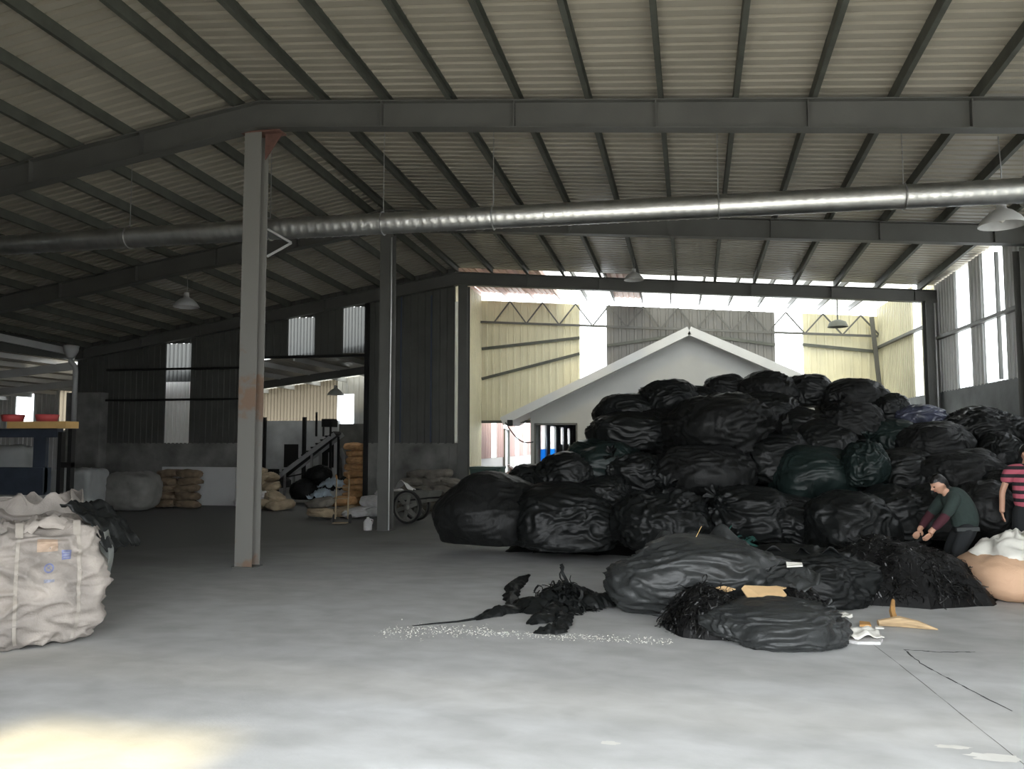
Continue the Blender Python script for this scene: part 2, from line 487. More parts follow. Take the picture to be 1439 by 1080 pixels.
# raised roof of the rear bay: translucent sheets, pink ones at the left end
def zd(x): return 6.85 - 0.074 * (x + 6.4)
rearroof = structure('ceiling')
for k in range(14):
    x0 = -6.4 + 12.95 * k / 14; x1 = -6.4 + 12.95 * (k + 1) / 14
    m = M_pinkroof if k in (0, 1, 2, 5) else M_roofstrip
    MB().corr((x0, YC + .15, zd(x0) + .2), (x1, YC + .15, zd(x1) + .2), (x0, YD + .2, zd(x0) + .2), (x1, YD + .2, zd(x1) + .2), (0, 0, 1), 0.2, 0.03).build('roof_sheet', m, rearroof)
    MB().bar((x0, YC + .2, zd(x0) + .1), (x0, YD, zd(x0) + .1), 0.05, 0.15).build('purlin', M_pinkroof if k < 4 else M_rafter, rearroof)

# ------------------------------------------------------------------ walls
def vsheets(par, x0, x1, yw, zlo, zhi, m, name='wall_sheet', n=None, pitch=0.2, depth=0.03, out=-1):
    n = n or max(1, round((x1 - x0) / 0.82))
    for k in range(n):
        a = x0 + (x1 - x0) * k / n; b = x0 + (x1 - x0) * (k + 1) / n
        f0 = zlo(a) if callable(zlo) else zlo; f1 = zlo(b) if callable(zlo) else zlo
        h0 = zhi(a) if callable(zhi) else zhi; h1 = zhi(b) if callable(zhi) else zhi
        MB().corr((a, yw, f0), (b, yw, f1), (a, yw, h0), (b, yw, h1), (0, out, 0), pitch, depth).build(name, m, par)
def ysheets(par, y0, y1, xw, zlo, zhi, m, name='wall_sheet', n=None, pitch=0.2, depth=0.03, out=-1):
    n = n or max(1, round((y1 - y0) / 0.82))
    for k in range(n):
        a = y0 + (y1 - y0) * k / n; b = y0 + (y1 - y0) * (k + 1) / n
        h0 = zhi(a) if callable(zhi) else zhi; h1 = zhi(b) if callable(zhi) else zhi
        MB().corr((xw, a, zlo), (xw, b, zlo), (xw, a, h0), (xw, b, h1), (out, 0, 0), pitch, depth).build(name, m, par)

# end wall of the main hall (frame C)
wb = structure('wall_back')
top = lambda x: zr(x, YC) + 0.20
vsheets(wb, -17.7, -16.6, YC, 3.3, top, M_dark_sheet)
vsheets(wb, -16.6, -14.68, YC, 1.78, top, M_dark_sheet)
vsheets(wb, -14.68, -13.88, YC, 1.78, 3.60, M_dimstrip, 'translucent_strip', 1, 0.135)
vsheets(wb, -14.68, -13.88, YC, 3.60, 4.74, M_upperstrip, 'translucent_strip', 1, 0.135)  # same strip, darker colour standing for its dimly lit upper part
vsheets(wb, -14.68, -13.88, YC, 4.74, top, M_dark_sheet)
vsheets(wb, -13.88, -11.65, YC, 1.78, top, M_dark_sheet)
vsheets(wb, -11.65, -10.78, YC, 4.25, top, M_dark_sheet)
vsheets(wb, -10.78, -9.98, YC, 4.30, 5.40, M_upperstrip, 'translucent_strip', 1, 0.1)
vsheets(wb, -10.78, -9.98, YC, 5.40, top, M_dark_sheet)
vsheets(wb, -9.98, -9.10, YC, 4.25, top, M_dark_sheet)
vsheets(wb, -9.10, -8.34, YC, 4.34, 5.66, M_upperstrip, 'translucent_strip', 1, 0.1)
vsheets(wb, -9.10, -8.34, YC, 5.66, top, M_dark_sheet)
vsheets(wb, -8.34, -5.80, YC, 1.78, top, M_dark_sheet)
MB().bx(-16.6, -11.65, YC - .02, YC + .2, 0, 1.8).build('dado', M_dado, wb)
MB().bx(-8.36, -5.55, YC - .02, YC + .2, 0, 1.8).build('dado', M_dado, wb)
MB().bx(-17.75, -16.6, YC - .35, YC + .25, 0, 3.3).build('concrete_pier', M_dado, wb)
MB().bx(-14.66, -12.3, YC - .09, YC - .022, 0, 1.1).build('white_board', M_house_edge, wb, label='white painted board against the lower wall')
for zz in (3.07, 3.98):
    MB().bx(-16.6, -11.65, YC - .13, YC - .035, zz - .03, zz + .03).build('girt', M_blackmetal, wb)
MB().bx(-11.65, -8.34, YC - .10, YC - .035, 4.22, 4.30).build('girt', M_blackmetal, wb)
for xx in (-7.36, -6.48):
    MB().bx(xx - .02, xx + .02, YC - .06, YC - .03, 1.82, 5.9).build('seam_strip', M_blue_seam, wb)
MB().bx(-8.42, -8.30, YC - .1, YC + .1, 0, 6.0).build('jamb', M_blackmetal, wb)
MB().bx(-6.30, -5.95, YC - .06, YC - .022, 0.2, 1.7).build('plank', M_dado, wb)
MB().bx(-5.80, -5.72, YC - .06, YC + .02, 1.8, 5.7).build('translucent_strip', M_strip, wb)

# right wall
wr = structure('wall_right')
rt = lambda yy: zr(XR_, yy) + 0.15
runs = [(YF, 5.0, 0), (5.0, 5.7, 1), (5.7, 8.2, 0), (8.2, 8.9, 1), (8.9, 11.4, 0), (11.4, 12.1, 1), (12.1, 14.0, 0), (14.0, 14.7, 1), (14.7, 17.20, 0),
        (17.20, 17.36, 1), (17.42, 18.25, 1), (18.25, 19.05, 0), (19.05, 19.85, 1), (19.85, 21.4, 0), (21.4, 22.5, 0), (22.5, 23.2, 1), (23.2, YD, 0)]
for a, b, t in runs:
    rr = rt if b <= 21.5 else (lambda yy: zd(XR_) + .15)
    ysheets(wr, a, b, XR_, 3.02, (lambda yy: zd(XR_) + .15) if a >= 21.3 else rt, M_strip if t else (M_right_sheet if a < 21.3 else M_yellow_sheet),
            'translucent_strip' if t else 'wall_sheet', 1 if t else None, 0.2)
MB().bx(XR_ - .02, XR_ + .24, YF, YD, 0, 3.04).build('dado', M_dado_right, wr)
for zz in (4.33,):
    MB().bx(XR_ - .14, XR_ - .03, YF, YC, zz - .035, zz + .035).build('girt', M_rafter, wr)
    MB().bx(XR_ - .14, XR_ - .03, YC, YD, zz + .4, zz + .47).build('girt', M_rafter, wr)
MB().bx(XR_ - .10, XR_ - .03, 17.37, 17.42, 3.05, 5.6).build('mullion', M_rafter, wr)
MB().tube([(XR_ - .12, YC - .35, 0), (XR_ - .12, YC - .35, 5.2)], 0.035, 8).build('downpipe', M_wire, wr)

# far wall of the rear bay
wf = structure('wall_far')
tf = lambda x: zd(x) - 0.10
lowL = lambda x: 2.5
lowH = lambda x: 2.2
vsheets(wf, -6.4, -4.4, YD, 2.5, tf, M_yellow_sheet, pitch=0.235)
vsheets(wf, -4.4, -2.95, YD, 2.6, tf, M_yellow_sheet, pitch=0.235)
vsheets(wf, -2.95, -2.06, YD, 0.0, tf, M_strip, 'translucent_strip', 1, 0.2)
vsheets(wf, -2.06, 3.37, YD, 0.0, tf, M_midgrey_sheet, pitch=0.235)
vsheets(wf, 3.37, 4.23, YD, 0.0, tf, M_strip, 'translucent_strip', 1, 0.2)
vsheets(wf, 4.23, 6.5, YD, 0.0, tf, M_yellow_sheet, pitch=0.235)
for (x0, z0, x1, z1) in ((-6.35, 5.04, -2.96, 5.34), (-6.35, 4.0, -2.96, 4.80), (-2.05, 5.05, 0.5, 5.36), (4.2, 4.94, 6.45, 4.66),
                         (0.8, 5.36, 3.36, 4.95), (-6.35, 2.52, -4.4, 2.52)):
    MB().bar((x0, YD - .08, z0), (x1, YD - .08, z1), 0.07, 0.09).build('girt', M_purlin, wf)
tz = lambda x: 5.97 - 0.0645 * (x + 6.4)
MB().bar((-6.4, YD - .16, tz(-6.4)), (6.45, YD - .16, tz(6.45)), 0.05, 0.07).build('truss_chord', M_rafter, wf)
for k in range(11):
    xa = -5.9 + 1.13 * k
    xm = xa + 0.56; xb = xa + 1.13
    MB().bar((xa, YD - .16, tz(xa)), (xm, YD - .16, zd(xm) - .12), 0.04, 0.045).bar((xm, YD - .16, zd(xm) - .12), (xb, YD - .16, tz(xb)), 0.04, 0.045).build('truss_brace', M_rafter, wf)
MB().bar((6.2, YD - .5, 5.7), (6.4, YD - .5, 3.1), 0.08, 0.12).build('brace', M_rafter, wf)

# passage on the left of the house: pinkish wall with bright strips, and the bay's own left side
wp = structure('wall_left')
XP = -6.4
seq = [(YC + .15, 28.6, 0), (28.6, 29.5, 1), (29.5, 30.8, 0), (30.8, 31.6, 2), (31.6, 33.2, 0), (33.2, 34.0, 1), (34.0, 35.2, 0), (35.2, 35.8, 1), (35.8, 37, 0), (37, 38, 1), (38, 44, 0)]
for a, b, t in seq:
    if b < 28.7:
        ysheets(wp, a, YD, XP, 0, lambda yy: zd(XP) + .1, M_yellow_sheet, out=1)
        ysheets(wp, YD, b, XP, 1.25, 3.0, M_pink_sheet, out=1)
    elif t == 0: ysheets(wp, a, b, XP, 1.25, 3.0, M_pink_sheet, out=1)
    elif t == 1: ysheets(wp, a, b, XP, 1.25, 3.0, M_strip, 'translucent_strip', 1, out=1)
    else: ysheets(wp, a, b, XP, 0.0, 2.3, M_strip, 'translucent_strip', 1, out=1)
MB().bx(XP - .2, XP, YD, 30.8, 0, 1.27).build('dado', M_white_wall, wp)
MB().bx(XP - .2, XP, 31.6, 44, 0, 1.27).build('dado', M_white_wall, wp)
MB().bx(XP - .05, XP + .1, 30.75, 30.8, 0, 2.35).bx(XP - .05, XP + .1, 31.6, 31.65, 0, 2.35).bx(XP - .05, XP + .1, 30.75, 31.65, 2.3, 2.36).build('door_frame', M_rafter, wp)

# unseen front wall of the hall, its doorway shaped to steer sun and shade
wfr = structure('wall_front')
vsheets(wfr, -30.0, -4.2, YF, 0, lambda x: zr(x, YF) + .15 if x > XL else 4.6, M_grey_sheet, n=20)
vsheets(wfr, -4.2, -2.75, YF, 5.1, lambda x: zr(x, YF) + .15, M_grey_sheet, n=2)  # taller notch added so a warm sun patch lands at the left
vsheets(wfr, -2.75, XR_, YF, 4.0, lambda x: zr(x, YF) + .15, M_grey_sheet, n=11)

# the low rear room and side annex on the left
wl = structure('wall_outer')
YR = 28.0
vsheets(wl, -30, -25.9, YR, 0, 4.2, M_grey_sheet)
vsheets(wl, -25.9, -25.1, YR, 2.57, 3.95, M_strip, 'translucent_strip', 1)
vsheets(wl, -25.9, -25.1, YR, 0, 2.57, M_grey_sheet)
vsheets(wl, -25.1, -23.9, YR, 0, 4.2, M_grey_sheet)
vsheets(wl, -23.9, -23.1, YR, 2.3, 4.2, M_creamsheer, 'translucent_strip', 1)
vsheets(wl, -23.1, -15.4, YR, 0, 4.2, M_grey_sheet)
vsheets(wl, -15.4, -12.1, YR, 2.6, 4.6, M_creamsheer, 'translucent_strip', 5, 0.14)
vsheets(wl, -12.1, -11.45, YR, 2.5, 3.6, M_strip, 'translucent_strip', 1)
vsheets(wl, -11.45, -8.0, YR, 2.5, 4.6, M_grey_sheet)
vsheets(wl, -12.1, -11.45, YR, 3.6, 4.6, M_grey_sheet)
MB().bx(-23.9, -22.9, YR - .1, YR, 0, 2.3).build('dado', M_white_wall, wl)
MB().bx(-15.6, -11.95, YR - .25, YR, 0, 2.62).build('white_partition', M_dirty_white, wl)
MB().bx(-11.95, -8.0, YR - .15, YR, 0, 2.5).build('dado', M_dado, wl)
MB().bx(-8.0, -7.8, YC + .25, YR, 0, 4.6).build('dado', M_dado, wl)
for xx in (-14.85, -13.25):
    MB().bx(xx - .06, xx + .06, YR - .36, YR - .25, 0, 2.75).build('post', M_blackmetal, wl)
for (xa, xb) in ((-14.05, -13.5), (-12.55, -12.1)):
    MB().bx(xa, xb, YR - .29, YR - .25, 0.9, 1.75).build('shutter', M_blackmetal, wl)
zroom = lambda x: 4.55 + 0.12 * (x + 8) if x > XL else 4.35 + 0.09 * (x - XL)
rc = structure('ceiling')
for k in range(7):
    ya, yb = YC + .2 + 1.12 * k, YC + .2 + 1.12 * (k + 1)
    MB().corr((-8, ya, zroom(-8) + .1), (-8, yb, zroom(-8) + .1), (-17.6, ya, zroom(-17.6) + .1), (-17.6, yb, zroom(-17.6) + .1), (0, 0, 1), 0.2, .03).build('roof_sheet', M_roofstrip if k == 5 else M_roof, rc)
for k in range(24):
    ya, yb = 1.5 + 1.11 * k, 1.5 + 1.11 * (k + 1)
    MB().corr((-17.9, ya, zroom(-17.9) + .1), (-17.9, yb, zroom(-17.9) + .1), (-30, ya, zroom(-30) + .1), (-30, yb, zroom(-30) + .1), (0, 0, 1), 0.2, .03).build('roof_sheet', M_roof, rc)
for k in range(9):
    xx = -8.6 - 1.05 * k
    MB().bar((xx, YC + .2, zroom(xx) + .02), (xx, YR + .9, zroom(xx) + .02), 0.06, 0.15).build('purlin', M_grey_sheet, rc)
for k in range(10):
    xx = -18.6 - 1.1 * k
    MB().bar((xx, 6, zroom(xx) + .02), (xx, YR, zroom(xx) + .02), 0.06, 0.15).build('purlin', M_grey_sheet, rc)
MB().bar((-8.05, 24.9, zroom(-8) - .16), (-17.6, 24.9, zroom(-17.6) - .16), 0.12, 0.24).build('rafter', M_rafter, rc)
for yy in (10.8, 15.9, 21.6, 25):
    MB().bar((-17.9, yy, zroom(-17.9) - .16), (-30, yy, zroom(-30) - .16), 0.12, 0.24).build('rafter', M_grey_sheet, rc)
MB().bx(XL - .16, XL - .13, YF, YC, 4.30, 5.55).build('eave_fascia', M_dark_sheet, rc)
MB().bar((XL - .1, YF, zr(XL, YF) - .05), (XL - .1, YC, zr(XL, YC) - .05), 0.12, 0.2).build('eave_gutter', M_grey_sheet, rc)
wan = structure('wall_side')
ysheets(wan, 1.5, YR, -30.0, 0, 3.4, M_grey_sheet, n=12, out=1)

# ------------------------------------------------------------------ columns, duct, lamps
def column(x, yw, ztop, label, face=0.30, width=0.24, rust=False):
    t = thing('steel_column', label, 'column', (x, yw, 0), 0, 'columns of the steel frame')
    m = M_column if rust else M_rafter
    h = face / 2
    MB().bx(-h, h, -width / 2, -width / 2 + .014, .02, ztop).build('flange', m, t)
    MB().bx(-h, h, width / 2 - .014, width / 2, .02, ztop).build('flange', m, t)
    MB().bx(-.006, .006, -width / 2 + .014, width / 2 - .014, .02, ztop).build('web', M_rafter, t)
    MB().bx(-h - .03, h + .03, -width / 2 - .03, width / 2 + .03, 0, .02).build('base_plate', M_rafter, t)
    return t
cA = column(-6.07, 10.9, 6.44, 'tall grey steel column with a rusty scar, nearest the camera', 0.27, 0.24, True)
MB().bx(-.2, .42, -.11, .11, 6.44, 6.47).build('cap_plate', M_rust, cA, label='rust-red cap plate')
MB().add([(.14, -.01, 6.44), (.42, -.01, 6.44), (.14, -.01, 6.05), (.14, .01, 6.44), (.42, .01, 6.44), (.14, .01, 6.05)],
         [(0, 1, 2), (5, 4, 3), (0, 3, 4, 1), (1, 4, 5, 2)]).build('gusset', M_rust, cA, label='rust-red gusset')
MB().bar((.13, .13, 5.02), (.40, .38, 4.86), .035, .035).bar((.40, .38, 4.86), (.13, .13, 4.60), .035, .035).build('pipe_bracket', M_wire, cA)
cB = column(-5.80, 15.95, 6.20, 'grey steel column standing farther back beside the handcart', 0.27, 0.24, False)
MB().tube([(.12, -.14, .02), (.12, -.14, 6.1)], .018, 6).build('conduit', M_wire, cB)
column(-5.50, 21.2, 6.1, 'dark steel post at the left side of the bright rear opening', 0.26, 0.3)
column(6.30, 21.2, 5.3, 'dark steel post in the right corner behind the heap', 0.26, 0.3)
column(6.34, 15.9, 5.3, 'steel wall post at the right edge behind the standing worker', 0.26, 0.3)

duct = thing('ventilation_duct', 'long shiny galvanised spiral duct hung below the roof beams', 'duct', (-16.5, 11.32, 5.0))
def duct_seg(x0, x1, z0, z1):
    R = 0.16; m = MB(); n = int((x1 - x0) / 0.028); NS = 28
    for i in range(n + 1):
        t = i / n; x = x0 + (x1 - x0) * t
        for k in range(NS):
            a = 2 * PI * k / NS
            ph = (x / 0.14 - k / NS) % 1.0
            r = R + (0.006 if ph < 0.2 else 0.0)
            m.v.append(Vector((x, r * math.cos(a), z0 + (z1 - z0) * t + r * math.sin(a))))
    for i in range(n):
        for k in range(NS):
            k2 = (k + 1) % NS
            m.f.append((i * NS + k, i * NS + k2, (i + 1) * NS + k2, (i + 1) * NS + k))
    return m
xs = [0, 4.3, 10.45, 14.0, 17.2, 19.6, 21.05]
zz_ = lambda x: 0.105 - 0.004 * abs(x - 11)
for a, b in zip(xs[:-1], xs[1:]):
    duct_seg(a + .005, b - .005, zz_(a), zz_(b)).build('duct_section', M_galv, duct, True)
for x in xs[1:-1] + [8.0, 12.3]:
    c = []
    for k in range(20):
        a = 2 * PI * k / 20 + PI / 2
        c.append((x, .172 * math.cos(a), zz_(x) + .172 * math.sin(a)))
    MB().tube(c + [c[0]], .012, 6, False).build('collar', M_wire, duct)
    zt = zr(x - 16.5, 11.3) - 5.0 + .1
    MB().tube([(x, 0, zz_(x) + .17), (x, 0, zt)], .008, 5).build('hanger_rod', M_wire, duct)
MB().tube([(21.05, 0, .06), (21.12, 0, .06)], .20, 24).build('end_flange', M_galv, duct)

def pendant(x, yw, zb, ztop, R, label, tilt=0.0):
    t = thing('pendant_lamp', label, 'lamp', (x, yw, zb), 0, 'pendant lamps under the roof')
    s = R / .26
    MB().lathe([(.26 * s, 0), (.255 * s, .02 * s), (.20 * s, .10 * s), (.12 * s, .17 * s), (.06 * s, .20 * s), (.05 * s, .24 * s)], 24).lathe([(.25 * s, .005 * s), (.19 * s, .09 * s), (.10 * s, .16 * s), (.001, .18 * s)], 24).build('shade', M_lamp, t, True)
    MB().lathe([(.001, .30 * s), (.05 * s, .30 * s), (.055 * s, .235 * s), (.001, .235 * s)], 14).build('lamp_holder', M_lamp, t, True)
    MB().tube([(0, 0, .3 * s), (.02, 0, (ztop - zb) * .6), (0, 0, ztop - zb)], .008, 6).build('rod', M_wire, t)
    MB().lathe([(.001, .03 * s), (.04 * s, .06 * s), (.045 * s, .11 * s), (.02 * s, .17 * s)], 12).build('bulb', M_liner, t, True)
    return t
pendant(4.55, 12.05, 4.80, zr(4.55, 12.05) + .05, .30, 'white pendant lamp hanging under the right end of the duct')
pendant(-11.19, 17.0, 5.0, zr(-11.19, 17) + .05, .30, 'pendant lamp hanging in the dark left aisle')
pendant(-.80, 19.2, 5.68, zr(-.8, 19.2) + .05, .24, 'pendant lamp close under the roof above the house gable')
pendant(-11.0, 25.3, 3.40, zroom(-11.0) + .05, .28, 'pendant lamp hanging in the low rear room')
fl_ = thing('flood_lamp', 'dark floodlight fixed under the rear roof beside the right bright strip', 'lamp', (4.67, 23.8, 5.05))
MB().lathe([(.28, 0), (.22, .14), (.08, .2), (.001, .2)], 20).build('reflector', M_purlin, fl_, True)
MB().tube([(0, 0, .2), (0, 0, zd(4.67) - 5.05)], .02, 6).build('stem', M_purlin, fl_)
dp = thing('rain_pipe', 'pale rain pipe with a hopper at the left end of the dark wall', 'pipe', (-17.36, 20.7, 0))
MB().lathe([(.10, 4.30), (.20, 4.50), (.22, 4.66), (.20, 4.66), (.09, 4.36)], 16).build('hopper', M_grey_sheet, dp, True)
MB().tube([(0, 0, 4.32), (0, 0, 4.2), (.16, 0, 4.05), (.18, 0, 3.9), (.18, 0, 2.4)], .075, 10).build('pipe', M_grey_sheet, dp, True)

# ------------------------------------------------------------------ white gabled house in the rear bay
hs = thing('gabled_house', 'white plastered house with a gable under the rear roof behind the heap', 'building', (.62, 25.5, 0))
hz = lambda x: 5.12 - 0.468 * abs(x)        # underside of the roof, local x
def quad_wall(x0, x1, z0):
    n = 1 if x0 * x1 >= 0 else 2
    m = MB()
    cuts = [x0, x1] if n == 1 else [x0, 0, x1]
    for a, b in zip(cuts[:-1], cuts[1:]):
        za, zb = hz(a), hz(b)
        m.add([(a, 0, z0), (b, 0, z0), (b, 0, zb), (a, 0, za), (a, .24, z0), (b, .24, z0), (b, .24, zb), (a, .24, za)],
              [(0, 1, 2, 3), (7, 6, 5, 4), (0, 4, 5, 1), (1, 5, 6, 2), (3, 2, 6, 7), (0, 3, 7, 4)])
    return m
w = quad_wall(-5.02, -4.88, 0); w2 = quad_wall(-4.88, -3.54, 2.37); w3 = quad_wall(-3.54, 5.02, 0)
for q in (w2, w3): w.add(q.v, q.f)
w.build('gable_wall', M_white_wall, hs)
for s in (-1, 1):
    r = MB().bar((0, .9, 5.12 + .13), (s * 5.90, .9, 5.12 - .468 * 5.9 + .13), 2.5, .26, (0, 0, 1))
    r.build('roof_slope', M_house_edge, hs)
# side wall with window openings and the dark room behind the doorway
sw = MB()
ys_ = [0.24, 1.3, 2.7, 3.55, 5.0, 6.4, 7.25, 8.6, 9.35, 12.5]
for i, (a, b) in enumerate(zip(ys_[:-1], ys_[1:])):
    if i in (1, 3, 5, 7): sw.bx(-5.02, -4.9, a, b, 2.42, 3.0).bx(-5.02, -4.9, a, b, 0, .35)
    else: sw.bx(-5.02, -4.9, a, b, 0, 3.0)
sw.build('side_wall', M_dirty_white, hs)
for i, (a, b) in enumerate(((1.3, 2.7), (3.55, 5.0), (6.4, 7.25), (8.6, 9.35))):
    MB().bx(-4.97, -4.95, a, b, .35, 1.58 if i < 2 else 1.75).build('window_panel', M_bluepanel if i < 2 else M_grey_sheet, hs)
    MB().bx(-4.97, -4.95, a, b, 1.58 if i < 2 else 1.75, 2.42).build('window_pane', M_strip, hs)
MB().bx(-4.9, 2.0, 12.5, 12.6, 0, 3.0).bx(1.9, 2.0, .24, 12.5, 0, 3.0).build('inner_wall', M_rafter, hs)
MB().bx(-5.02, 2.0, .24, 12.6, 3.0, 3.08).build('ceiling_slab', M_rafter, hs)
for xx in (-4.90, -3.56): MB().bx(xx, xx + .05, -.012, .05, 0, 2.4).build('door_jamb', M_rafter, hs)
MB().bx(-4.90, -3.51, -.012, .05, 2.37, 2.43).build('door_lintel', M_rafter, hs)
cb = [(-5.75 + .9 * t, -.45, 2.45 - .62 * t - .25 * math.sin(PI * t)) for t in [k / 10 for k in range(11)]]
MB().tube(cb, .02, 6).build('cable', M_blackmetal, hs)
MB().box((-5.62, -.36, 2.43), (.16, .12, .2)).build('cable_box', M_blackmetal, hs)

# ------------------------------------------------------------------ black bags
ICO = {}
def ico(n):
    if n not in ICO:
        b = bmesh.new(); bmesh.ops.create_icosphere(b, subdivisions=n, radius=1.0)
        ICO[n] = ([v.co.copy() for v in b.verts], [tuple(v.index for v in f.verts) for f in b.faces]); b.free()
    return ICO[n]
def ridged(p, q=1.0): return (1 - abs(noise.noise(p)) * 2.0) ** 2 * q
def bag_verts(seed, sx, sy, sz, neck=None, sub=6, boxy=.82, flat=-.55, wr=1.0, low=.16, axis=None):
    rnd = random.Random(seed)
    o1 = Vector((rnd.uniform(-50, 50), rnd.uniform(-50, 50), rnd.uniform(-50, 50)))
    o2 = Vector((o1.y, o1.z, o1.x))
    if axis is None: axis = Vector((rnd.uniform(-1, 1), rnd.uniform(-1, 1), rnd.uniform(-.3, .5)))
    axis = axis.normalized()
    u = axis.cross(Vector((.3, .2, .9))).normalized(); w_ = axis.cross(u)
    vs0, fs = ico(sub)
    out = []
    nk = neck.normalized() if neck is not None else None
    if nk is not None:
        nu = nk.cross(Vector((.31, .87, .2))).normalized(); nw = nk.cross(nu)
    for n in vs0:
        p = Vector([math.copysign(abs(c) ** boxy, c) for c in n])
        p = p / (p.length ** .45)
        d = noise.noise(n * 1.35 + o1) * low
        wv = n + Vector((noise.noise(n * 2.1 + o2), noise.noise(n * 2.1 + o1 * .7), noise.noise(n * 2.1 - o1))) * .35
        st = Vector((wv.dot(axis) * .75, wv.dot(u) * 4.6, wv.dot(w_) * 4.6))
        d += ridged(st + o2, .050 * wr) - .025 * wr
        d += ridged(wv * 3.0 + o1, .014 * wr)
        st2 = Vector((wv.dot(u) * 2.0, wv.dot(axis) * 9, wv.dot(w_) * 7.0))
        d += ridged(st2 + o1, .016 * wr)
        if nk is not None:
            t = max(0.0, n.dot(nk))
            if t > .2:
                an = math.atan2(n.dot(nu), n.dot(nw))
                d += -.10 * t ** 4 + .055 * t ** 3 * math.cos(11 * an + 3 * noise.noise(n * 3 + o2)) * (1 - max(0, t - .93) * 10)
        p = p * (1 + d)
        if p.z < flat: p.z = flat + (p.z - flat) * .22
        out.append(Vector((p.x * sx, p.y * sy, p.z * sz)))
    return out, fs
def neck_mb(pos, nk, s, seed):
    """gathered neck: a pleated tuft that flares out of the tie"""
    rnd = random.Random(seed); nk = nk.normalized()
    a = nk.cross(Vector((.2, .5, .8))).normalized(); b = nk.cross(a)
    m = MB(); NS, NR = 28, 7
    for j in range(NR):
        t = j / (NR - 1)
        r = (.32, .14, .10, .16, .30, .42, .50)[j] * s
        for k in range(NS):
            th = 2 * PI * k / NS
            rr = r * (1 + .35 * min(1, t * 1.6) * math.cos(7 * th + seed) + .15 * noise.noise(Vector((k * .7, j * .8, seed))))
            m.v.append(pos + nk * (t * .72 * s + .06 * s * noise.noise(Vector((k * .5, j * .6, seed + 9)))) + (a * math.cos(th) + b * math.sin(th)) * rr)
    for j in range(NR - 1):
        for k in range(NS):
            k2 = (k + 1) % NS
            m.f.append((j * NS + k, j * NS + k2, (j + 1) * NS + k2, (j + 1) * NS + k))
    return m
HG = 'black bags of the big heap'
def bag(seed, x, yw, z, sx, sz, label, m=None, neck=None, sy=None, wr=1.0, rz=None, group=HG, sub=6, boxy=.82, low=.16, axis=None, flat=-.55):
    sy = sy or (sx * .55 + sz * .7)
    v, f = bag_verts(seed, sx, sy, sz, neck, sub, boxy, flat, wr, low, axis)
    o = MB().add(v, f).build('black_bag', m or M_bag, None, True)
    o.location = (x, yw, z)
    tag(o, label, 'bag', group)
    if neck is not None:
        nk = neck.normalized()
        p = max(v, key=lambda q: q.normalized().dot(nk) if q.length else -1) * .97
        neck_mb(p, nk, min(sx, sz) * .55, seed).build('gathered_neck', m or M_bag, o, True)
    return o
B_ = M_bag; T_ = M_bag_matt; G_ = M_bag_green
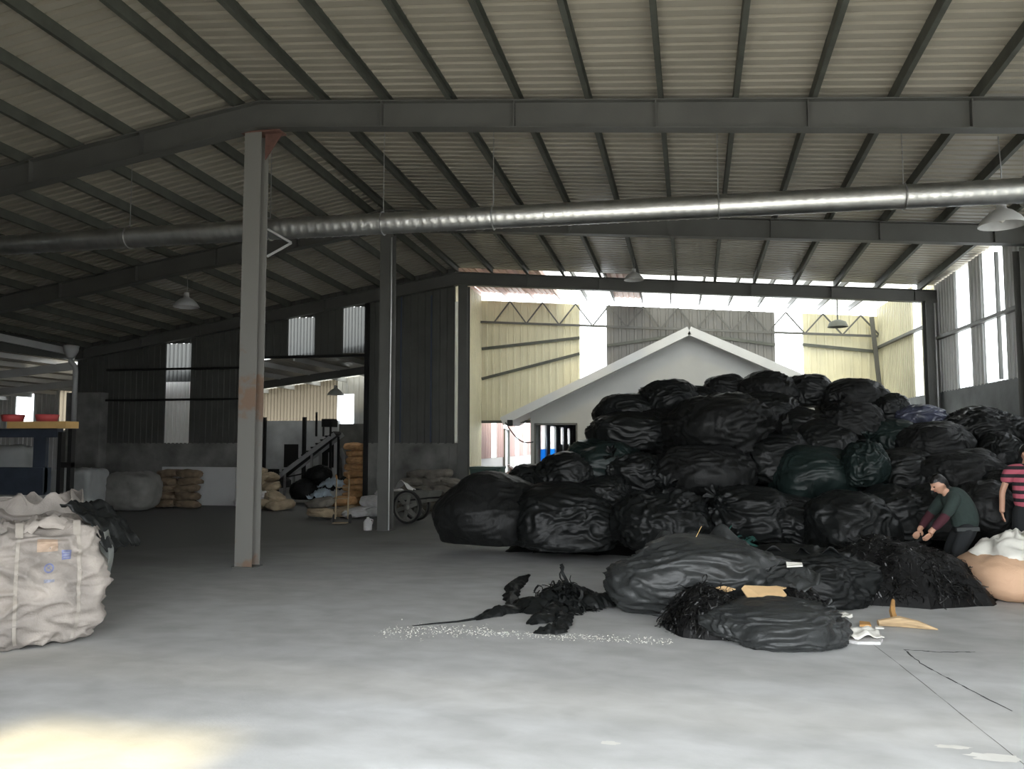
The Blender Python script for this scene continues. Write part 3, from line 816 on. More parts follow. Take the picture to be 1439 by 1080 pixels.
HEAP = [
 (-2.88, 12.95, .60, .90, .66, 'largest smooth bulging black bag at the far left foot of the heap', T_, None, .5),
 (-1.59, 12.80, .53, .92, .60, 'creased black bag on the floor next right of the smooth end bag', B_, None, 1.2),
 (-2.30, 13.80, 1.08, .54, .36, 'small dark bag lying on top behind the smooth end bag at the left', B_, None, 1),
 (-1.12, 14.00, 1.34, .72, .54, 'big dark bag on the left slope, its edge covering the house doorway', G_, None, .7),
 (-.77, 15.10, 2.33, .62, .38, 'leftmost black bag along the skyline of the heap', B_, None, .8),
 (.01, 15.30, 2.56, .62, .42, 'second bag from the left along the skyline, with a wrinkled right end', B_, None, 1.1),
 (-.67, 14.60, 1.93, .84, .44, 'long black bag with a pale upper edge just below the leftmost skyline bag', B_, None, .8),
 (1.06, 15.90, 2.75, .46, .36, 'fourth bag from the left along the skyline, in front of the white gable', T_, None, .7),
 (1.79, 15.70, 2.73, .58, .40, 'topmost bag of the heap at its very peak', T_, None, .8),
 (2.54, 15.90, 2.71, .50, .38, 'bag on the skyline just right of the peak, below the bright strip', B_, None, .9),
 (3.30, 15.70, 2.56, .66, .40, 'broad bag sloping down the right skyline in front of the cream wall', T_, None, .8),
 (3.79, 15.30, 2.32, .38, .36, 'small rounded bag on the right skyline, left of the pale bluish bag', B_, None, 1),
 (.88, 14.30, 1.97, 1.02, .68, 'huge black bag in the upper middle of the heap with a tied right end', T_, (1, -.55, .1), 1.0),
 (.48, 13.60, 1.22, .88, .58, 'wide wrinkled black bag below the huge tied bag', T_, None, 1.1),
 (2.20, 14.80, 1.97, .58, .45, 'black bag just right of the huge tied bag, below the peak', B_, None, .9),
 (3.02, 14.60, 2.07, .60, .43, 'black bag with a fan of pleats high on the right slope', T_, (-.4, -.5, .8), 1.2),
 (2.90, 13.15, 1.40, .36, .42, 'small glossy black bag tied at the top, mid right of the heap', G_, (.1, -.25, 1), 1.3),
 (2.24, 13.70, 1.19, .74, .58, 'dark bag in the shaded middle of the heap, left of the small glossy tied bag', G_, None, .7),
 (1.14, 12.70, .67, .76, .48, 'black bag low in the middle, behind the torn bags', B_, (-.7, -.6, .5), 1.1),
 (-.14, 12.40, .58, .76, .56, 'black bag low at the left middle with folds fanning from its gathered top', B_, (.1, -.45, 1), 1.3),
 (2.42, 12.10, .62, .66, .50, 'low black bag right behind the loose shreds, below the small glossy tied bag', B_, None, 1),
 (-.61, 13.60, 1.21, .62, .46, 'black bag between the big left slope bag and the wide wrinkled one', B_, (-.6, -.6, .7), 1.2),
 (4.24, 15.00, 2.17, .46, .30, 'pale bluish bag with shiny folds on the right skyline', M_bag_pale, (1, -.2, -.2), 1.3),
 (4.99, 14.50, 1.92, .68, .46, 'crumpled shiny black bag at the right end of the heap against the wall', B_, None, 1.8),
 (4.10, 14.00, 1.69, .60, .45, 'black bag below the pale bluish bag', T_, None, .8),
 (4.23, 13.10, 1.29, .66, .42, 'greyish black bag above the stooping worker', T_, None, .9),
 (3.52, 13.40, 1.23, .54, .48, 'black bag right next to the small glossy tied bag', B_, None, 1),
 (4.98, 13.70, 1.55, .36, .40, 'small black bag beside the shoulder of the standing worker', B_, None, 1),
 (3.10, 12.50, .68, .56, .48, 'low black bag just left of the stooping worker', B_, None, 1.1),
 (4.14, 12.10, .87, .42, .42, 'low black bag between the two workers', T_, None, 1),
 (3.67, 14.40, 1.73, .50, .43, 'black bag below the small rounded skyline bag', G_, None, .9),
 (4.68, 12.60, .96, .50, .50, 'black bag directly behind the standing worker', B_, None, 1),
 (1.64, 15.10, 2.26, .68, .44, 'black bag under the peak bag, second row down', B_, None, 1),
 (.46, 15.50, 2.44, .58, .42, 'third bag from the left along the skyline', B_, None, .9),
 (-1.68, 13.60, 1.15, .62, .46, 'shiny creased bag above the floor bags at the left front', B_, None, 1.4),
 (3.64, 12.40, .74, .50, .44, 'low black bag hidden half behind the stooping worker', B_, None, 1),
 (1.70, 14.10, 1.47, .66, .54, 'black bag right below the tied end of the huge bag', B_, None, 1),
 (2.55, 14.30, 1.68, .56, .48, 'black bag below the fan-pleated bag on the right slope', B_, None, .9),
 (-.05, 14.80, 1.93, .70, .52, 'black bag left of the huge tied bag, below the second skyline bag', T_, None, .9),
 (1.82, 12.60, .56, .60, .46, 'low black bag right of the middle, behind the cardboard pieces', B_, None, 1.1),
 (-1.03, 13.20, .79, .62, .48, 'black bag on the second row above the creased floor bag', B_, None, 1.2),
]
for i, (x, yw, z, sx, sz, lb, m, nk, wr) in enumerate(HEAP):
    z = max(z, .60 * sz)
    bag(100 + i, x, yw, z, sx, sz, lb, m, Vector(nk) if nk else None, wr=wr, boxy=.9 if i in (0, 12) else .84)

# crumpled plastic packed between and under the bags
def core(u, v):
    x = -2.9 + 8.6 * u; yy = 13.0 + 5.2 * v
    e = min(u / .24, (1 - u) / .10, v / .42, (1 - v) / .3, 1.0)
    e = max(0, e)
    prof = 2.35 * (e ** .8) * (1 - .22 * max(0, (x - 3.0)) / 2.6) * (0.55 + .45 * min(1, max(0, (x + 3.1) / 3.0)))
    h = prof * .86 + .12 * noise.noise(Vector((x * 2, yy * 2, 3))) + ridged(Vector((x * 3, yy * 3, 8)), .10) - .25
    return (x, yy, h if e > .02 else -.05)
o = MB().grid(core, 90, 56).build('packed_plastic', M_core, None, True)
tag(o, 'crumpled black plastic packed between the bags of the heap', 'plastic', None, 'stuff')

# ------------------------------------------------------------------ opened bags and torn film in front of the heap
OG = 'opened black bags in front of the heap'
def crumple(name, fn, nu, nv, m, parent=None, thick=.004):
    o = MB().grid(fn, nu, nv).build(name, m, parent, True)
    s = o.modifiers.new('thickness', 'SOLIDIFY'); s.thickness = thick
    return o
ob1 = bag(401, .30, 9.15, .27, 1.02, .46, 'opened grey-black bag with a gaping mouth, left one in front of the heap', M_open, None, .74, 1.05, group=OG, boxy=.8, low=.24, axis=Vector((1, .3, .1)))
ob2 = bag(402, .93, 8.03, .12, .68, .205, 'opened black bag nearest the camera, bulging, with tan cardboard lying on its back', M_open, Vector((.95, .3, .25)), .62, 1.1, group=OG, boxy=.78, low=.2, axis=Vector((1, .5, .3)))
ob3 = bag(403, 1.30, 9.85, .22, .98, .37, 'opened black bag lying behind, between the torn bags and the heap', M_bag, None, .60, 1.4, group=OG, boxy=.82, low=.24, axis=Vector((1, -.3, .2)))
def flap1(u, v):                       # the folded lip of the left bag
    x = -.30 + 1.30 * u; yy = 9.75 - .95 * v
    an = math.atan2(v + .05, u - .66)
    z = .64 + .20 * math.exp(-((u - .66) / .10) ** 2 - (v / .45) ** 2) + .08 * math.exp(-((u - .12) / .2) ** 2) - .22 * v ** 1.5
    z -= .30 * math.exp(-((u - .40) / .10) ** 2 - ((v - .42) / .24) ** 2)
    z += ridged(Vector((an * 2.2, 3.3, 4)), .07) * min(1, v * 3) + ridged(Vector((u * 2.2, v * 3.2, 4)), .07) + .05 * noise.noise(Vector((u * 5, v * 5, 1)))
    z -= .25 * max(0, abs(u - .5) - .36) / .14
    return (x - .30, yy - 9.15, z - .27)
crumple('torn_lip', flap1, 64, 48, M_open, ob1)
def flap2(u, v):
    a = -.9 + 2.6 * u
    r = .20 + .20 * v
    return (.62 + r * math.cos(a) * 1.25 + .02 * noise.noise(Vector((u * 6, v * 4, 2))), -.62 + r * math.sin(a) * .7 - .12 * v, .20 + .14 * math.sin(u * PI) - .10 * v + .05 * noise.noise(Vector((u * 7, v * 6, 5))))
crumple('rolled_mouth', flap2, 36, 14, M_open, ob1)
def flap3(u, v):
    x = -.75 + 1.5 * u; yy = -.15 + .75 * v
    return (x, yy, .22 + .10 * math.sin(u * 2.6) + ridged(Vector((u * 5, v * 1.6, 11)), .11) - .12 * v)
crumple('loose_film', flap3, 44, 26, M_bag, ob3)

def strands(n, place, seed, lmin=.07, lmax=.19, wid=.011, curl=1.0):
    rnd = random.Random(seed); m = MB()
    for _ in range(n):
        p = Vector(place(rnd))
        d = Vector((rnd.uniform(-1, 1), rnd.uniform(-1, 1), rnd.uniform(-.25, .3))).normalized()
        L = rnd.uniform(lmin, lmax); k = 5
        side = d.cross(Vector((rnd.uniform(-1, 1), rnd.uniform(-1, 1), 1))).normalized()
        pts = []
        for i in range(k + 1):
            pts.append(p.copy())
            d = (d + Vector((rnd.uniform(-1, 1), rnd.uniform(-1, 1), rnd.uniform(-1.5, .35))) * .6 * curl).normalized()
            p = p + d * L / k
            if p.z < .006: p.z = .006
        base = len(m.v); w2 = wid * rnd.uniform(.5, 1.5)
        for q in pts:
            m.v.append(q + side * w2 / 2); m.v.append(q - side * w2 / 2)
        for i in range(k):
            a = base + 2 * i
            m.f.append((a, a + 1, a + 3, a + 2))
    return m
def heap_of_shreds(name, label, c, rx, ry, h, n, seed, m=None):
    c = Vector(c)
    def hf(x, yy):
        r2 = (x / rx) ** 2 + (yy / ry) ** 2
        return h * max(0, 1 - r2) ** .85 * (1 + .25 * noise.noise(Vector((x * 3, yy * 3, seed))))
    g = MB()
    NR, NS = 14, 44
    for j in range(NR + 1):
        r = j / NR
        for k in range(NS):
            a = 2 * PI * k / NS
            x, yy = rx * r * math.cos(a), ry * r * math.sin(a)
            jag = 1 + r * (.10 * noise.noise(Vector((math.cos(a) * 3, math.sin(a) * 3, seed))) + .05 * noise.noise(Vector((math.cos(a) * 9, math.sin(a) * 9, seed))))
            g.v.append(Vector((x * jag, yy * jag, hf(x, yy) + .03 * noise.noise(Vector((x * 9, yy * 9, seed))) * (1 - r) if j < NR else -.03)))
    for j in range(NR):
        for k in range(NS):
            k2 = (k + 1) % NS
            g.f.append((j * NS + k, (j + 1) * NS + k, (j + 1) * NS + k2, j * NS + k2))
    def place(rnd):
        a = rnd.uniform(0, 2 * PI); r = math.sqrt(rnd.random()) * .95
        x, yy = rx * r * math.cos(a), ry * r * math.sin(a)
        return (x, yy, hf(x, yy) * .97 + .012)
    nb = len(g.f)
    s = strands(n, place, seed)
    g.add(s.v, s.f)
    o = g.build(name, m or M_shred, None, False)
    o.data.materials.append(M_core)
    for p in o.data.polygons[:nb]: p.material_index = 1
    o.location = c
    tag(o, label, 'shreds', None, 'stuff')
    return o
heap_of_shreds('plastic_shreds', 'wide mound of loose black plastic shreds in front of the stooping worker', (2.58, 10.55, 0), 1.14, .94, .64, 6500, 21)
heap_of_shreds('plastic_shreds', 'glossy black shreds spilling onto the floor between the two opened bags', (.32, 8.22, 0), .42, .52, .40, 2600, 22)
heap_of_shreds('plastic_shreds', 'black shreds heaped on the floor behind the cardboard pieces', (.98, 8.98, 0), .66, .46, .40, 2600, 23)

# torn film stretched over the floor on the left
tf_ = thing('torn_film', 'torn black film lying twisted on the floor, left of the opened bags', 'plastic', (-1.5, 9.0, 0))
def rag(pts, w, seed, thick=.05):
    """a ragged length of film: a crumpled low ridge with torn ends, along a path on the floor"""
    m = MB(); P = [Vector(p) for p in pts]; N = 90; NS = 14
    for i in range(N + 1):
        t = i / N * (len(P) - 1); k = min(int(t), len(P) - 2); f = t - k
        p = P[k].lerp(P[k + 1], f); d = (P[k + 1] - P[k]).normalized()
        s = d.cross(Vector((0, 0, 1))).normalized()
        e = min(1, 5 * i / N, 4 * (1 - i / N)) ** .7
        for q in range(NS + 1):
            c = q / NS * 2 - 1
            edge = 1 + .55 * noise.noise(Vector((i * .16, c * .6, seed))) + .12 * noise.noise(Vector((i * .7, c * .5, seed + 3)))
            h = thick * 2.0 * (1 - c * c) ** .6 * e * (1 + .7 * noise.noise(Vector((i * .12, c * 1.4, seed + 5))))
            h += ridged(Vector((i * .10, c * 3.2, seed + 7)), .45 * thick) * (1 - abs(c)) + .25 * thick * noise.noise(Vector((i * .3, c * 3, seed + 8))) * (1 - c * c)
            m.v.append(p + s * c * w * edge * (.25 + .75 * e) + Vector((0, 0, max(.004, h))))
    for i in range(N):
        for q in range(NS):
            a = i * (NS + 1) + q
            m.f.append((a, a + 1, a + NS + 2, a + NS + 1))
    return m
L0 = Vector((-1.5, 9.0, 0))
for k, (pts, w, th) in enumerate((
    ([(-1.98, 8.10, 0), (-1.75, 8.55, 0), (-1.45, 9.0, .02), (-1.15, 9.2, 0)], .11, .032),
    ([(-1.72, 8.75, 0), (-1.95, 9.9, 0), (-1.92, 11.0, 0)], .10, .028),
    ([(-1.55, 8.5, 0), (-1.35, 8.9, .03), (-1.15, 9.4, .0), (-1.05, 10.0, 0)], .26, .055),
    ([(-1.40, 8.0, 0), (-1.25, 8.3, .02), (-1.2, 8.7, .02), (-1.3, 9.2, 0)], .13, .035),
    ([(-1.30, 7.66, 0), (-1.08, 7.72, .01), (-1.06, 8.1, .02), (-1.2, 8.6, .03)], .09, .03),
    ([(-1.2, 8.9, .02), (-.95, 8.95, .02), (-.72, 9.15, .02), (-.55, 9.3, .03)], .18, .05))):
    rag([Vector(p) - L0 for p in pts], w, 31 + k, th).build('film_strip', M_bag, tf_, True)
def tp(r):
    a = r.uniform(0, 2 * PI); q = r.random() ** .6
    return (.30 + q * .34 * math.cos(a), .02 + q * .42 * math.sin(a), r.uniform(.02, .26) * (1.15 - q))
o = strands(1500, tp, 41, .10, .28, .026).build('frayed_shreds', M_bag, tf_); o['kind'] = 'stuff'
MB().tube([(-.48, -.88, .012), (-.62, -1.02, .01), (-.85, -1.16, .008), (-1.02, -1.28, .006)], [.014, .010, .008, .004], 6).build('frayed_end', M_bag, tf_)

# bits lying about
def flat_scrap(name, label, cat, c, pts, th, m, rz=0.0, tilt=(0, 0), group=None):
    mb = MB(); n = len(pts)
    mb.v = [Vector((x, yy, .012 * noise.noise(Vector((x * 9, yy * 9, len(label)))))) for x, yy in pts] + [Vector((x, yy, th + .012 * noise.noise(Vector((x * 9, yy * 9, len(label)))))) for x, yy in pts]
    mb.f = [tuple(reversed(range(n))), tuple(range(n, 2 * n))] + [(i, (i + 1) % n, n + (i + 1) % n, n + i) for i in range(n)]
    o = mb.build(name, m); o.location = c; o.rotation_euler = (tilt[0], tilt[1], rz)
    return tag(o, label, cat, group)
CG = 'cardboard scraps on the black film'
flat_scrap('cardboard_piece', 'largest tan cardboard scrap on the nearest opened bag', 'cardboard', (.90, 8.32, .335), [(-.20, -.13), (-.05, -.16), (.12, -.11), (.19, -.02), (.17, .10), (.22, .13), (.13, .16), (.05, .14), (-.19, .11), (-.23, .05)], .012, M_card, .1, (.30, .05), CG)
for xx in (-.05, .06):
    pass
flat_scrap('cardboard_piece', 'small torn cardboard scrap left of the largest one', 'cardboard', (.49, 8.42, .40), [(-.13, -.02), (-.03, -.06), (.06, -.05), (.13, .0), (.02, .05), (-.03, .03)], .010, M_card, .05, (.35, 0), CG)
flat_scrap('cardboard_piece', 'smallest pale scrap right behind the largest cardboard', 'cardboard', (1.19, 8.46, .40), [(-.08, -.03), (.07, -.03), (.08, .04), (-.07, .05)], .014, M_liner, .1, (.35, 0), CG)
flat_scrap('film_scrap', 'crumpled white scrap lying flat at the right of the nearest bag', 'scrap', (1.70, 8.00, .004), [(-.22, -.10), (-.08, -.20), (.12, -.16), (.17, -.04), (.10, .16), (-.02, .22), (-.18, .12)], .025, M_whitesack)
def crump(u, v):
    return (-.20 + .36 * u, -.16 + .34 * v, .04 + .05 * noise.noise(Vector((u * 4, v * 4, 77))) + .03 * math.sin(u * PI) * math.sin(v * PI))
o = crumple('film_scrap', crump, 16, 14, M_liner); o.location = (1.70, 8.02, .02); tag(o, 'small clear white film on the flat white scrap by the nearest bag', 'scrap')
def crump2(u, v):
    return (-.10 + .20 * u, -.09 + .18 * v, .04 + .05 * noise.noise(Vector((u * 4, v * 4, 37))))
o = crumple('film_scrap', crump2, 14, 12, M_liner); o.location = (1.68, 8.85, .01); tag(o, 'shiny silvery film scrap behind the flat white scrap', 'scrap')
wd = thing('split_branch', 'forked piece of split yellow wood on the floor at the right', 'wood', (2.2, 8.65, 0))
MB().tube([(-.22, -.05, .035), (-.02, -.02, .05), (.14, -.06, .035), (.30, -.13, .012)], [.03, .055, .04, .006], 7).build('branch', M_wood, wd)
MB().tube([(-.05, 0, .05), (-.02, .22, .10), (.06, .50, .16)], [.035, .03, .018], 6).build('fork', M_woodorange, wd, label='orange splinter')
flat_scrap('wood_chip', 'small reddish chip between the white scrap and the forked wood', 'chip', (1.86, 8.62, .002), [(-.06, -.06), (.05, -.05), (.06, .06), (-.03, .08)], .02, M_woodorange)
flat_scrap('film_scrap', 'tiny white scrap next to the forked wood', 'scrap', (1.97, 8.52, .002), [(-.04, -.03), (.04, -.02), (.03, .03), (-.03, .03)], .012, M_liner)
wire = thing('yellow_strap', 'yellow plastic strap sticking out of the left opened bag', 'strap', (.38, 9.02, .60))
MB().bar((-.05, 0, 0), (-.12, .02, .18), .012, .004).bar((-.12, .02, .18), (-.06, .02, .30), .012, .004).build('band', M_yellowboard, wire)
MB().bar((.02, -.05, .02), (.20, -.12, -.02), .02, .004).build('band', M_liner, wire, label='white band')
def gt(r): return (r.uniform(-.14, .14), r.uniform(-.12, .12), r.uniform(0, .26))
o = strands(160, gt, 55, .10, .24, .03).build('green_film_tangle', M_greenfilm); o.location = (.75, 10.1, .42)
tag(o, 'tangle of dark green film between the opened bags and the heap', 'plastic', None, 'stuff')

# let the scraps settle on whatever lies under them
bpy.context.view_layer.update()
dgr = bpy.context.evaluated_depsgraph_get()
for o in list(COL.objects):
    if o.name.startswith('cardboard_piece'):
        hits = []
        for dx, dy in ((0, 0), (.07, 0), (-.07, 0), (0, .05), (0, -.05)):
            z = 1.6
            for _ in range(4):
                ok, p, nrm, _i, ob, _m = SC.ray_cast(dgr, (o.location.x + dx, o.location.y + dy, z), (0, 0, -1))
                if ok and ob == o: z = p.z - .002; continue
                break
            if ok: hits.append(p.z)
        if hits: o.location.z = max(hits) + .01

# floor marks: powder line, cracks
rnd = random.Random(8)
pw = MB()
for _ in range(900):
    t = rnd.random()
    if t < .45: x = -2.75 + 1.0 * rnd.random(); yy = 7.55 + .25 * (x + 2.75) * .4 + rnd.gauss(0, .14)
    else: x = -1.9 + 1.9 * rnd.random(); yy = 7.60 + rnd.gauss(0, .07)
    s = rnd.uniform(.002, .008)
    pw.box((x, yy, s * .3), (s * 1.5, s * 1.2, s * .6), Euler((0, 0, rnd.uniform(0, 3))).to_matrix())
o = pw.build('powder_crumbs', M_powder); tag(o, 'line of white powder crumbs scattered across the floor before the torn film', 'powder', None, 'stuff')
def crack(pts, w, name='crack', m=None):
    mb = MB(); P = [Vector(p) for p in pts]; r = random.Random(len(pts) * 7 + int(w * 1e4))
    Q = []
    for a, b in zip(P[:-1], P[1:]):
        for k in range(8):
            Q.append(a.lerp(b, k / 8) + Vector((r.uniform(-1, 1), r.uniform(-1, 1), 0)) * w * .9)
    for i, q in enumerate(Q[:-1]):
        d = (Q[i + 1] - q).normalized(); s = d.cross(Vector((0, 0, 1)))
        ww = w * r.uniform(.4, 1.2)
        mb.add([q - s * ww, q + s * ww, Q[i + 1] + s * ww, Q[i + 1] - s * ww], [(0, 1, 2, 3)])
    return mb.build(name, m or M_crack, floor)
crack([(1.98, 7.70, .0012), (2.25, 7.66, .0012), (2.60, 7.73, .0012)], .012)
crack([(1.98, 7.70, .0012), (1.99, 7.2, .0012), (2.10, 6.65, .0012), (2.25, 6.02, .0012)], .008)
crack([(1.74, 8.15, .0012), (1.84, 6.6, .0012), (1.93, 5.0, .0012), (1.98, 4.0, .0012)], .004, 'joint', M_dado)
def smear(c, rx, ry, seed):
    g = MB(); NS = 26
    g.v = [Vector((c[0], c[1], .0015))]
    for k in range(NS):
        a = 2 * PI * k / NS; q = 1 + .5 * noise.noise(Vector((math.cos(a) * 2.2, math.sin(a) * 2.2, seed)))
        g.v.append(Vector((c[0] + rx * q * math.cos(a), c[1] + ry * q * math.sin(a), .0015)))
    g.f = [(0, 1 + k, 1 + (k + 1) % NS) for k in range(NS)]
    g.build('lime_smear', M_powder, floor)
smear((1.80, 5.2), .14, .06, 1); smear((1.62, 5.33), .10, .03, 2); smear((-.38, 5.0), .06, .03, 3)

# ------------------------------------------------------------------ bulk bags
def cube_grid(n):
    vs_, fs_ = [], []
    idx = {}
    def vid(p):
        k = tuple(round(c, 5) for c in p)
        if k not in idx: idx[k] = len(vs_); vs_.append(Vector(p))
        return idx[k]
    for ax in range(3):
        for s in (-1, 1):
            for i in range(n):
                for j in range(n):
                    q = []
                    for (di, dj) in ((0, 0), (1, 0), (1, 1), (0, 1)):
                        a = -1 + 2 * (i + di) / n; b = -1 + 2 * (j + dj) / n
                        p = [0, 0, 0]; p[ax] = s; p[(ax + 1) % 3] = a; p[(ax + 2) % 3] = b
                        q.append(vid(p))
                    if s < 0: q.reverse()
                    fs_.append(tuple(q))
    return vs_, fs_
def fibc_fn(seed, a, b, h, wr=1.0, bulge=.08, dent=.10, k=8):
    o1 = Vector((seed * 3.7, seed * 1.3, seed * 7.1))
    def fn(p):
        p = Vector(p)
        q = p / ((abs(p.x) ** k + abs(p.y) ** k + abs(p.z) ** k) ** (1 / k))
        side = max(abs(q.x), abs(q.y))
        bl = 1 + bulge * (1 - q.z * q.z) * (.5 + .5 * math.cos(q.x * 1.4) * math.cos(q.y * 1.4)) - .02
        x, y_, z = q.x * a * bl, q.y * b * bl, (q.z * .5 + .5) * h
        w = Vector((x * 2.6, y_ * 2.6, z * 4.2))
        f = ridged(w + o1 + Vector((noise.noise(w), noise.noise(w * 1.2), 0)) * .5, .030 * wr) + ridged(Vector((x * 5, y_ * 5, z * 11)) + o1, .018 * wr) + .03 * wr * noise.noise(w * .6 + o1)
        n = Vector((q.x ** 5, q.y ** 5, q.z ** 5 * .6))
        if n.length > 1e-6: n.normalize()
        r = Vector((x, y_, z)) + n * f
        if q.z > .75:
            t = (q.z - .75) / .25
            r.z -= dent * t * (1 - side * .8) - .05 * t * noise.noise(Vector((x * 5, y_ * 5, seed)))
        r.z = max(r.z, .004)
        return r
    return fn
FB = 'white woven bulk bags at the left'
def fibc(name, label, c, rz, a, b, h, seed, m, group=None, wr=1.0, n=34, bulge=.08, dent=.1, k=8):
    t = thing(name, label, 'bulk bag', c, rz, group)
    fn = fibc_fn(seed, a, b, h, wr, bulge, dent, k)
    v, f = cube_grid(n)
    MB().add([fn(p) for p in v], f).build('bag_body', m, t, True)
    return t, fn
def patch(fn, x0, x1, z0, z1, nu=4, nv=4, off=.005, h=1.0, a=1.0):
    """a print or strip that follows the front face (local -y)"""
    def g(u, v):
        p = fn((x0 + (x1 - x0) * u, -1, z0 + (z1 - z0) * v))
        return (p.x, p.y - off, p.z)
    return MB().grid(g, nu, nv)
t1, f1 = fibc('bulk_bag', 'dirty white woven bulk bag with blue prints, nearest at the left edge', (-5.83, 6.60, 0), math.radians(43.8), .50, .50, 1.04, 3, M_fibc, FB, 2.3, n=56)
for (u0, u1, z0, z1) in ((.60, .655, -.98, .93), (-.34, -.285, -.98, .93)):
    patch(f1, u0, u1, z0, z1, 2, 40, .012).build('strap', M_strap, t1, True)
for (xc) in (.625, -.315):
    p = f1((xc, -1, .93))
    MB().grid(lambda u, v: (p.x - .03 + .06 * v, p.y - .016 + .30 * math.sin(u * PI * .5) * .6, p.z - .01 + .13 * math.sin(u * PI)), 12, 1).build('lifting_loop', M_strap, t1, True)
patch(f1, .36, .50, .47, .63, 4, 4, .007).build('blue_print', M_print, t1, label='blue printed square')
for zz in (.50, .54, .58):
    patch(f1, .38, .48, zz, zz + .012, 3, 1, .009).build('print_line', M_print_pale, t1)
em = MB()
for k in range(20):
    a0, a1 = 2 * PI * k / 20, 2 * PI * (k + 1) / 20
    q = []
    for (aa, r) in ((a0, .052), (a1, .052), (a1, .078), (a0, .078)):
        p = f1((.17 + r * math.cos(aa) * 1.0, -1, .34 + r * math.sin(aa) * 1.1)); q.append((p.x, p.y - .007, p.z))
    em.add(q, [(0, 1, 2, 3)])
em.build('ring_emblem', M_print, t1, label='blue ring emblem')
eb = MB()
for (xa, za, xb, zb) in ((.13, .38, .21, .30), (.15, .33, .19, .37)):
    pa = f1((xa, -1, za)); pb = f1((xb, -1, zb))
    eb.bar((pa.x, pa.y - .006, pa.z), (pb.x, pb.y - .006, pb.z), .012, .004)
eb.build('emblem_stroke', M_print, t1)
patch(f1, .10, .26, .10, .15, 4, 1, .006).build('pale_print', M_print_pale, t1)
patch(f1, -.02, .30, .62, .84, 6, 5, .006).build('faded_print', M_stain, t1, label='faded orange print')
def topf(u, v):
    x = -.50 + 1.0 * u; yy = -.45 + .9 * v
    e = min(u, 1 - u, v, 1 - v)
    return (x, yy, 1.0 + .09 * noise.noise(Vector((x * 4, yy * 4, 3))) + ridged(Vector((x * 4, yy * 6, 9)), .10) - .05 * (e < .02))
crumple('top_flap', topf, 34, 34, M_fibc, t1, .006)
def lining(u, v):                          # clear liner hanging out at the right corner
    z = .98 - .46 * v
    return (.52 + .05 * math.sin(u * 5) + .06 * v * (1 - v) * 3, -.42 + .26 * u * (1 - .55 * v) + .03 * math.sin(v * 9 + u * 4), z + .05 * noise.noise(Vector((u * 3, v * 3, 6))))
crumple('clear_liner', lining, 16, 24, M_clear, t1)
t2, f2 = fibc('bulk_bag', 'second white woven bulk bag standing behind the nearest one, its top open', (-6.62, 7.40, 0), math.radians(40), .50, .50, 1.16, 5, M_fibc2, FB, 1.8, dent=.16)
def collar(u, v):
    a = 2 * PI * u
    r = .50 + .05 * math.cos(5 * a) * v + .06 * noise.noise(Vector((math.cos(a) * 2, math.sin(a) * 2, 4)))
    s = 1 / max(abs(math.cos(a)), abs(math.sin(a))) ** .7
    return (r * s * math.cos(a) * (1 - .12 * v), r * s * math.sin(a) * (1 - .12 * v), 1.08 + v * (.16 + .12 * noise.noise(Vector((math.cos(a) * 3, math.sin(a) * 3, 8)))) + .03 * math.sin(9 * a) * v)
crumple('open_collar', collar, 90, 8, M_fibc, t2, .006)
for k, (lx, ly) in enumerate(((.30, -.46), (-.10, -.48), (.48, .1))):
    MB().grid(lambda u, v: (lx - .10 + .20 * u, ly + .035 * v, 1.14 + .16 * math.sin(PI * u)), 12, 1).build('lifting_loop', M_strap, t2, True)
def blk(u, v):
    x = -5.52 + .40 * u; yy = 6.52 + .12 * u + .50 * v
    z = 1.15 - .10 * u - .30 * max(0, u - .5) ** 1.2 * 2.0 + .09 * math.exp(-((u - .12) / .16) ** 2) + .05 * noise.noise(Vector((u * 5, v * 5, 2))) + ridged(Vector((u * 3, v * 6, 5)), .04)
    return (x, yy, z)
o = crumple('black_film_scrap', blk, 30, 24, M_bag, None, .01); tag(o, 'black plastic sheet draped over the right corner of the nearest bulk bag', 'plastic')

t3, f3 = fibc('bulk_bag', 'tan woven bulk bag with a white liner bunched on top at the right edge', (4.02, 10.55, 0), math.radians(12), .60, .55, .50, 9, M_tan, None, .35, bulge=.10, dent=-.10, k=3.6)
def lin(u, v):
    a = 2 * PI * u; r = (.50 - .40 * v) * (1 + .12 * math.sin(5 * a + 6 * v))
    return (r * math.cos(a), r * .9 * math.sin(a), .50 + .26 * v ** .7 + .06 * noise.noise(Vector((math.cos(a) * 2.5, math.sin(a) * 2.5, v * 5))))
crumple('white_liner', lin, 60, 14, M_liner, t3, .006)
for (lx, ly) in ((-.22, -.50), (.25, -.5)):
    MB().grid(lambda u, v: (lx - .03 + .06 * v, ly - .03 - .02 * math.sin(u * PI), .44 + .12 * u), 8, 1).build('strap', M_strap, t3, True)

fibc('bulk_bag', 'dusty grey bulk bag slumped by the dark wall in the left aisle', (-14.15, 19.35, 0), .1, .60, .5, 1.05, 13, M_graybag, None, .9, 20, .14, .08, 4)
fibc('bulk_bag', 'pale grey block-shaped bulk bag standing behind the steel rack', (-15.1, 18.5, 0), .1, .55, .5, 1.15, 17, M_palebag, None, .4, 20, .05, .04, 9)
fibc('bulk_bag', 'pale bulk bag seen between the uprights of the steel rack', (-14.0, 15.0, 0), .2, .6, .5, 1.75, 19, M_palebag, None, .5, 18, .05, .04, 9)

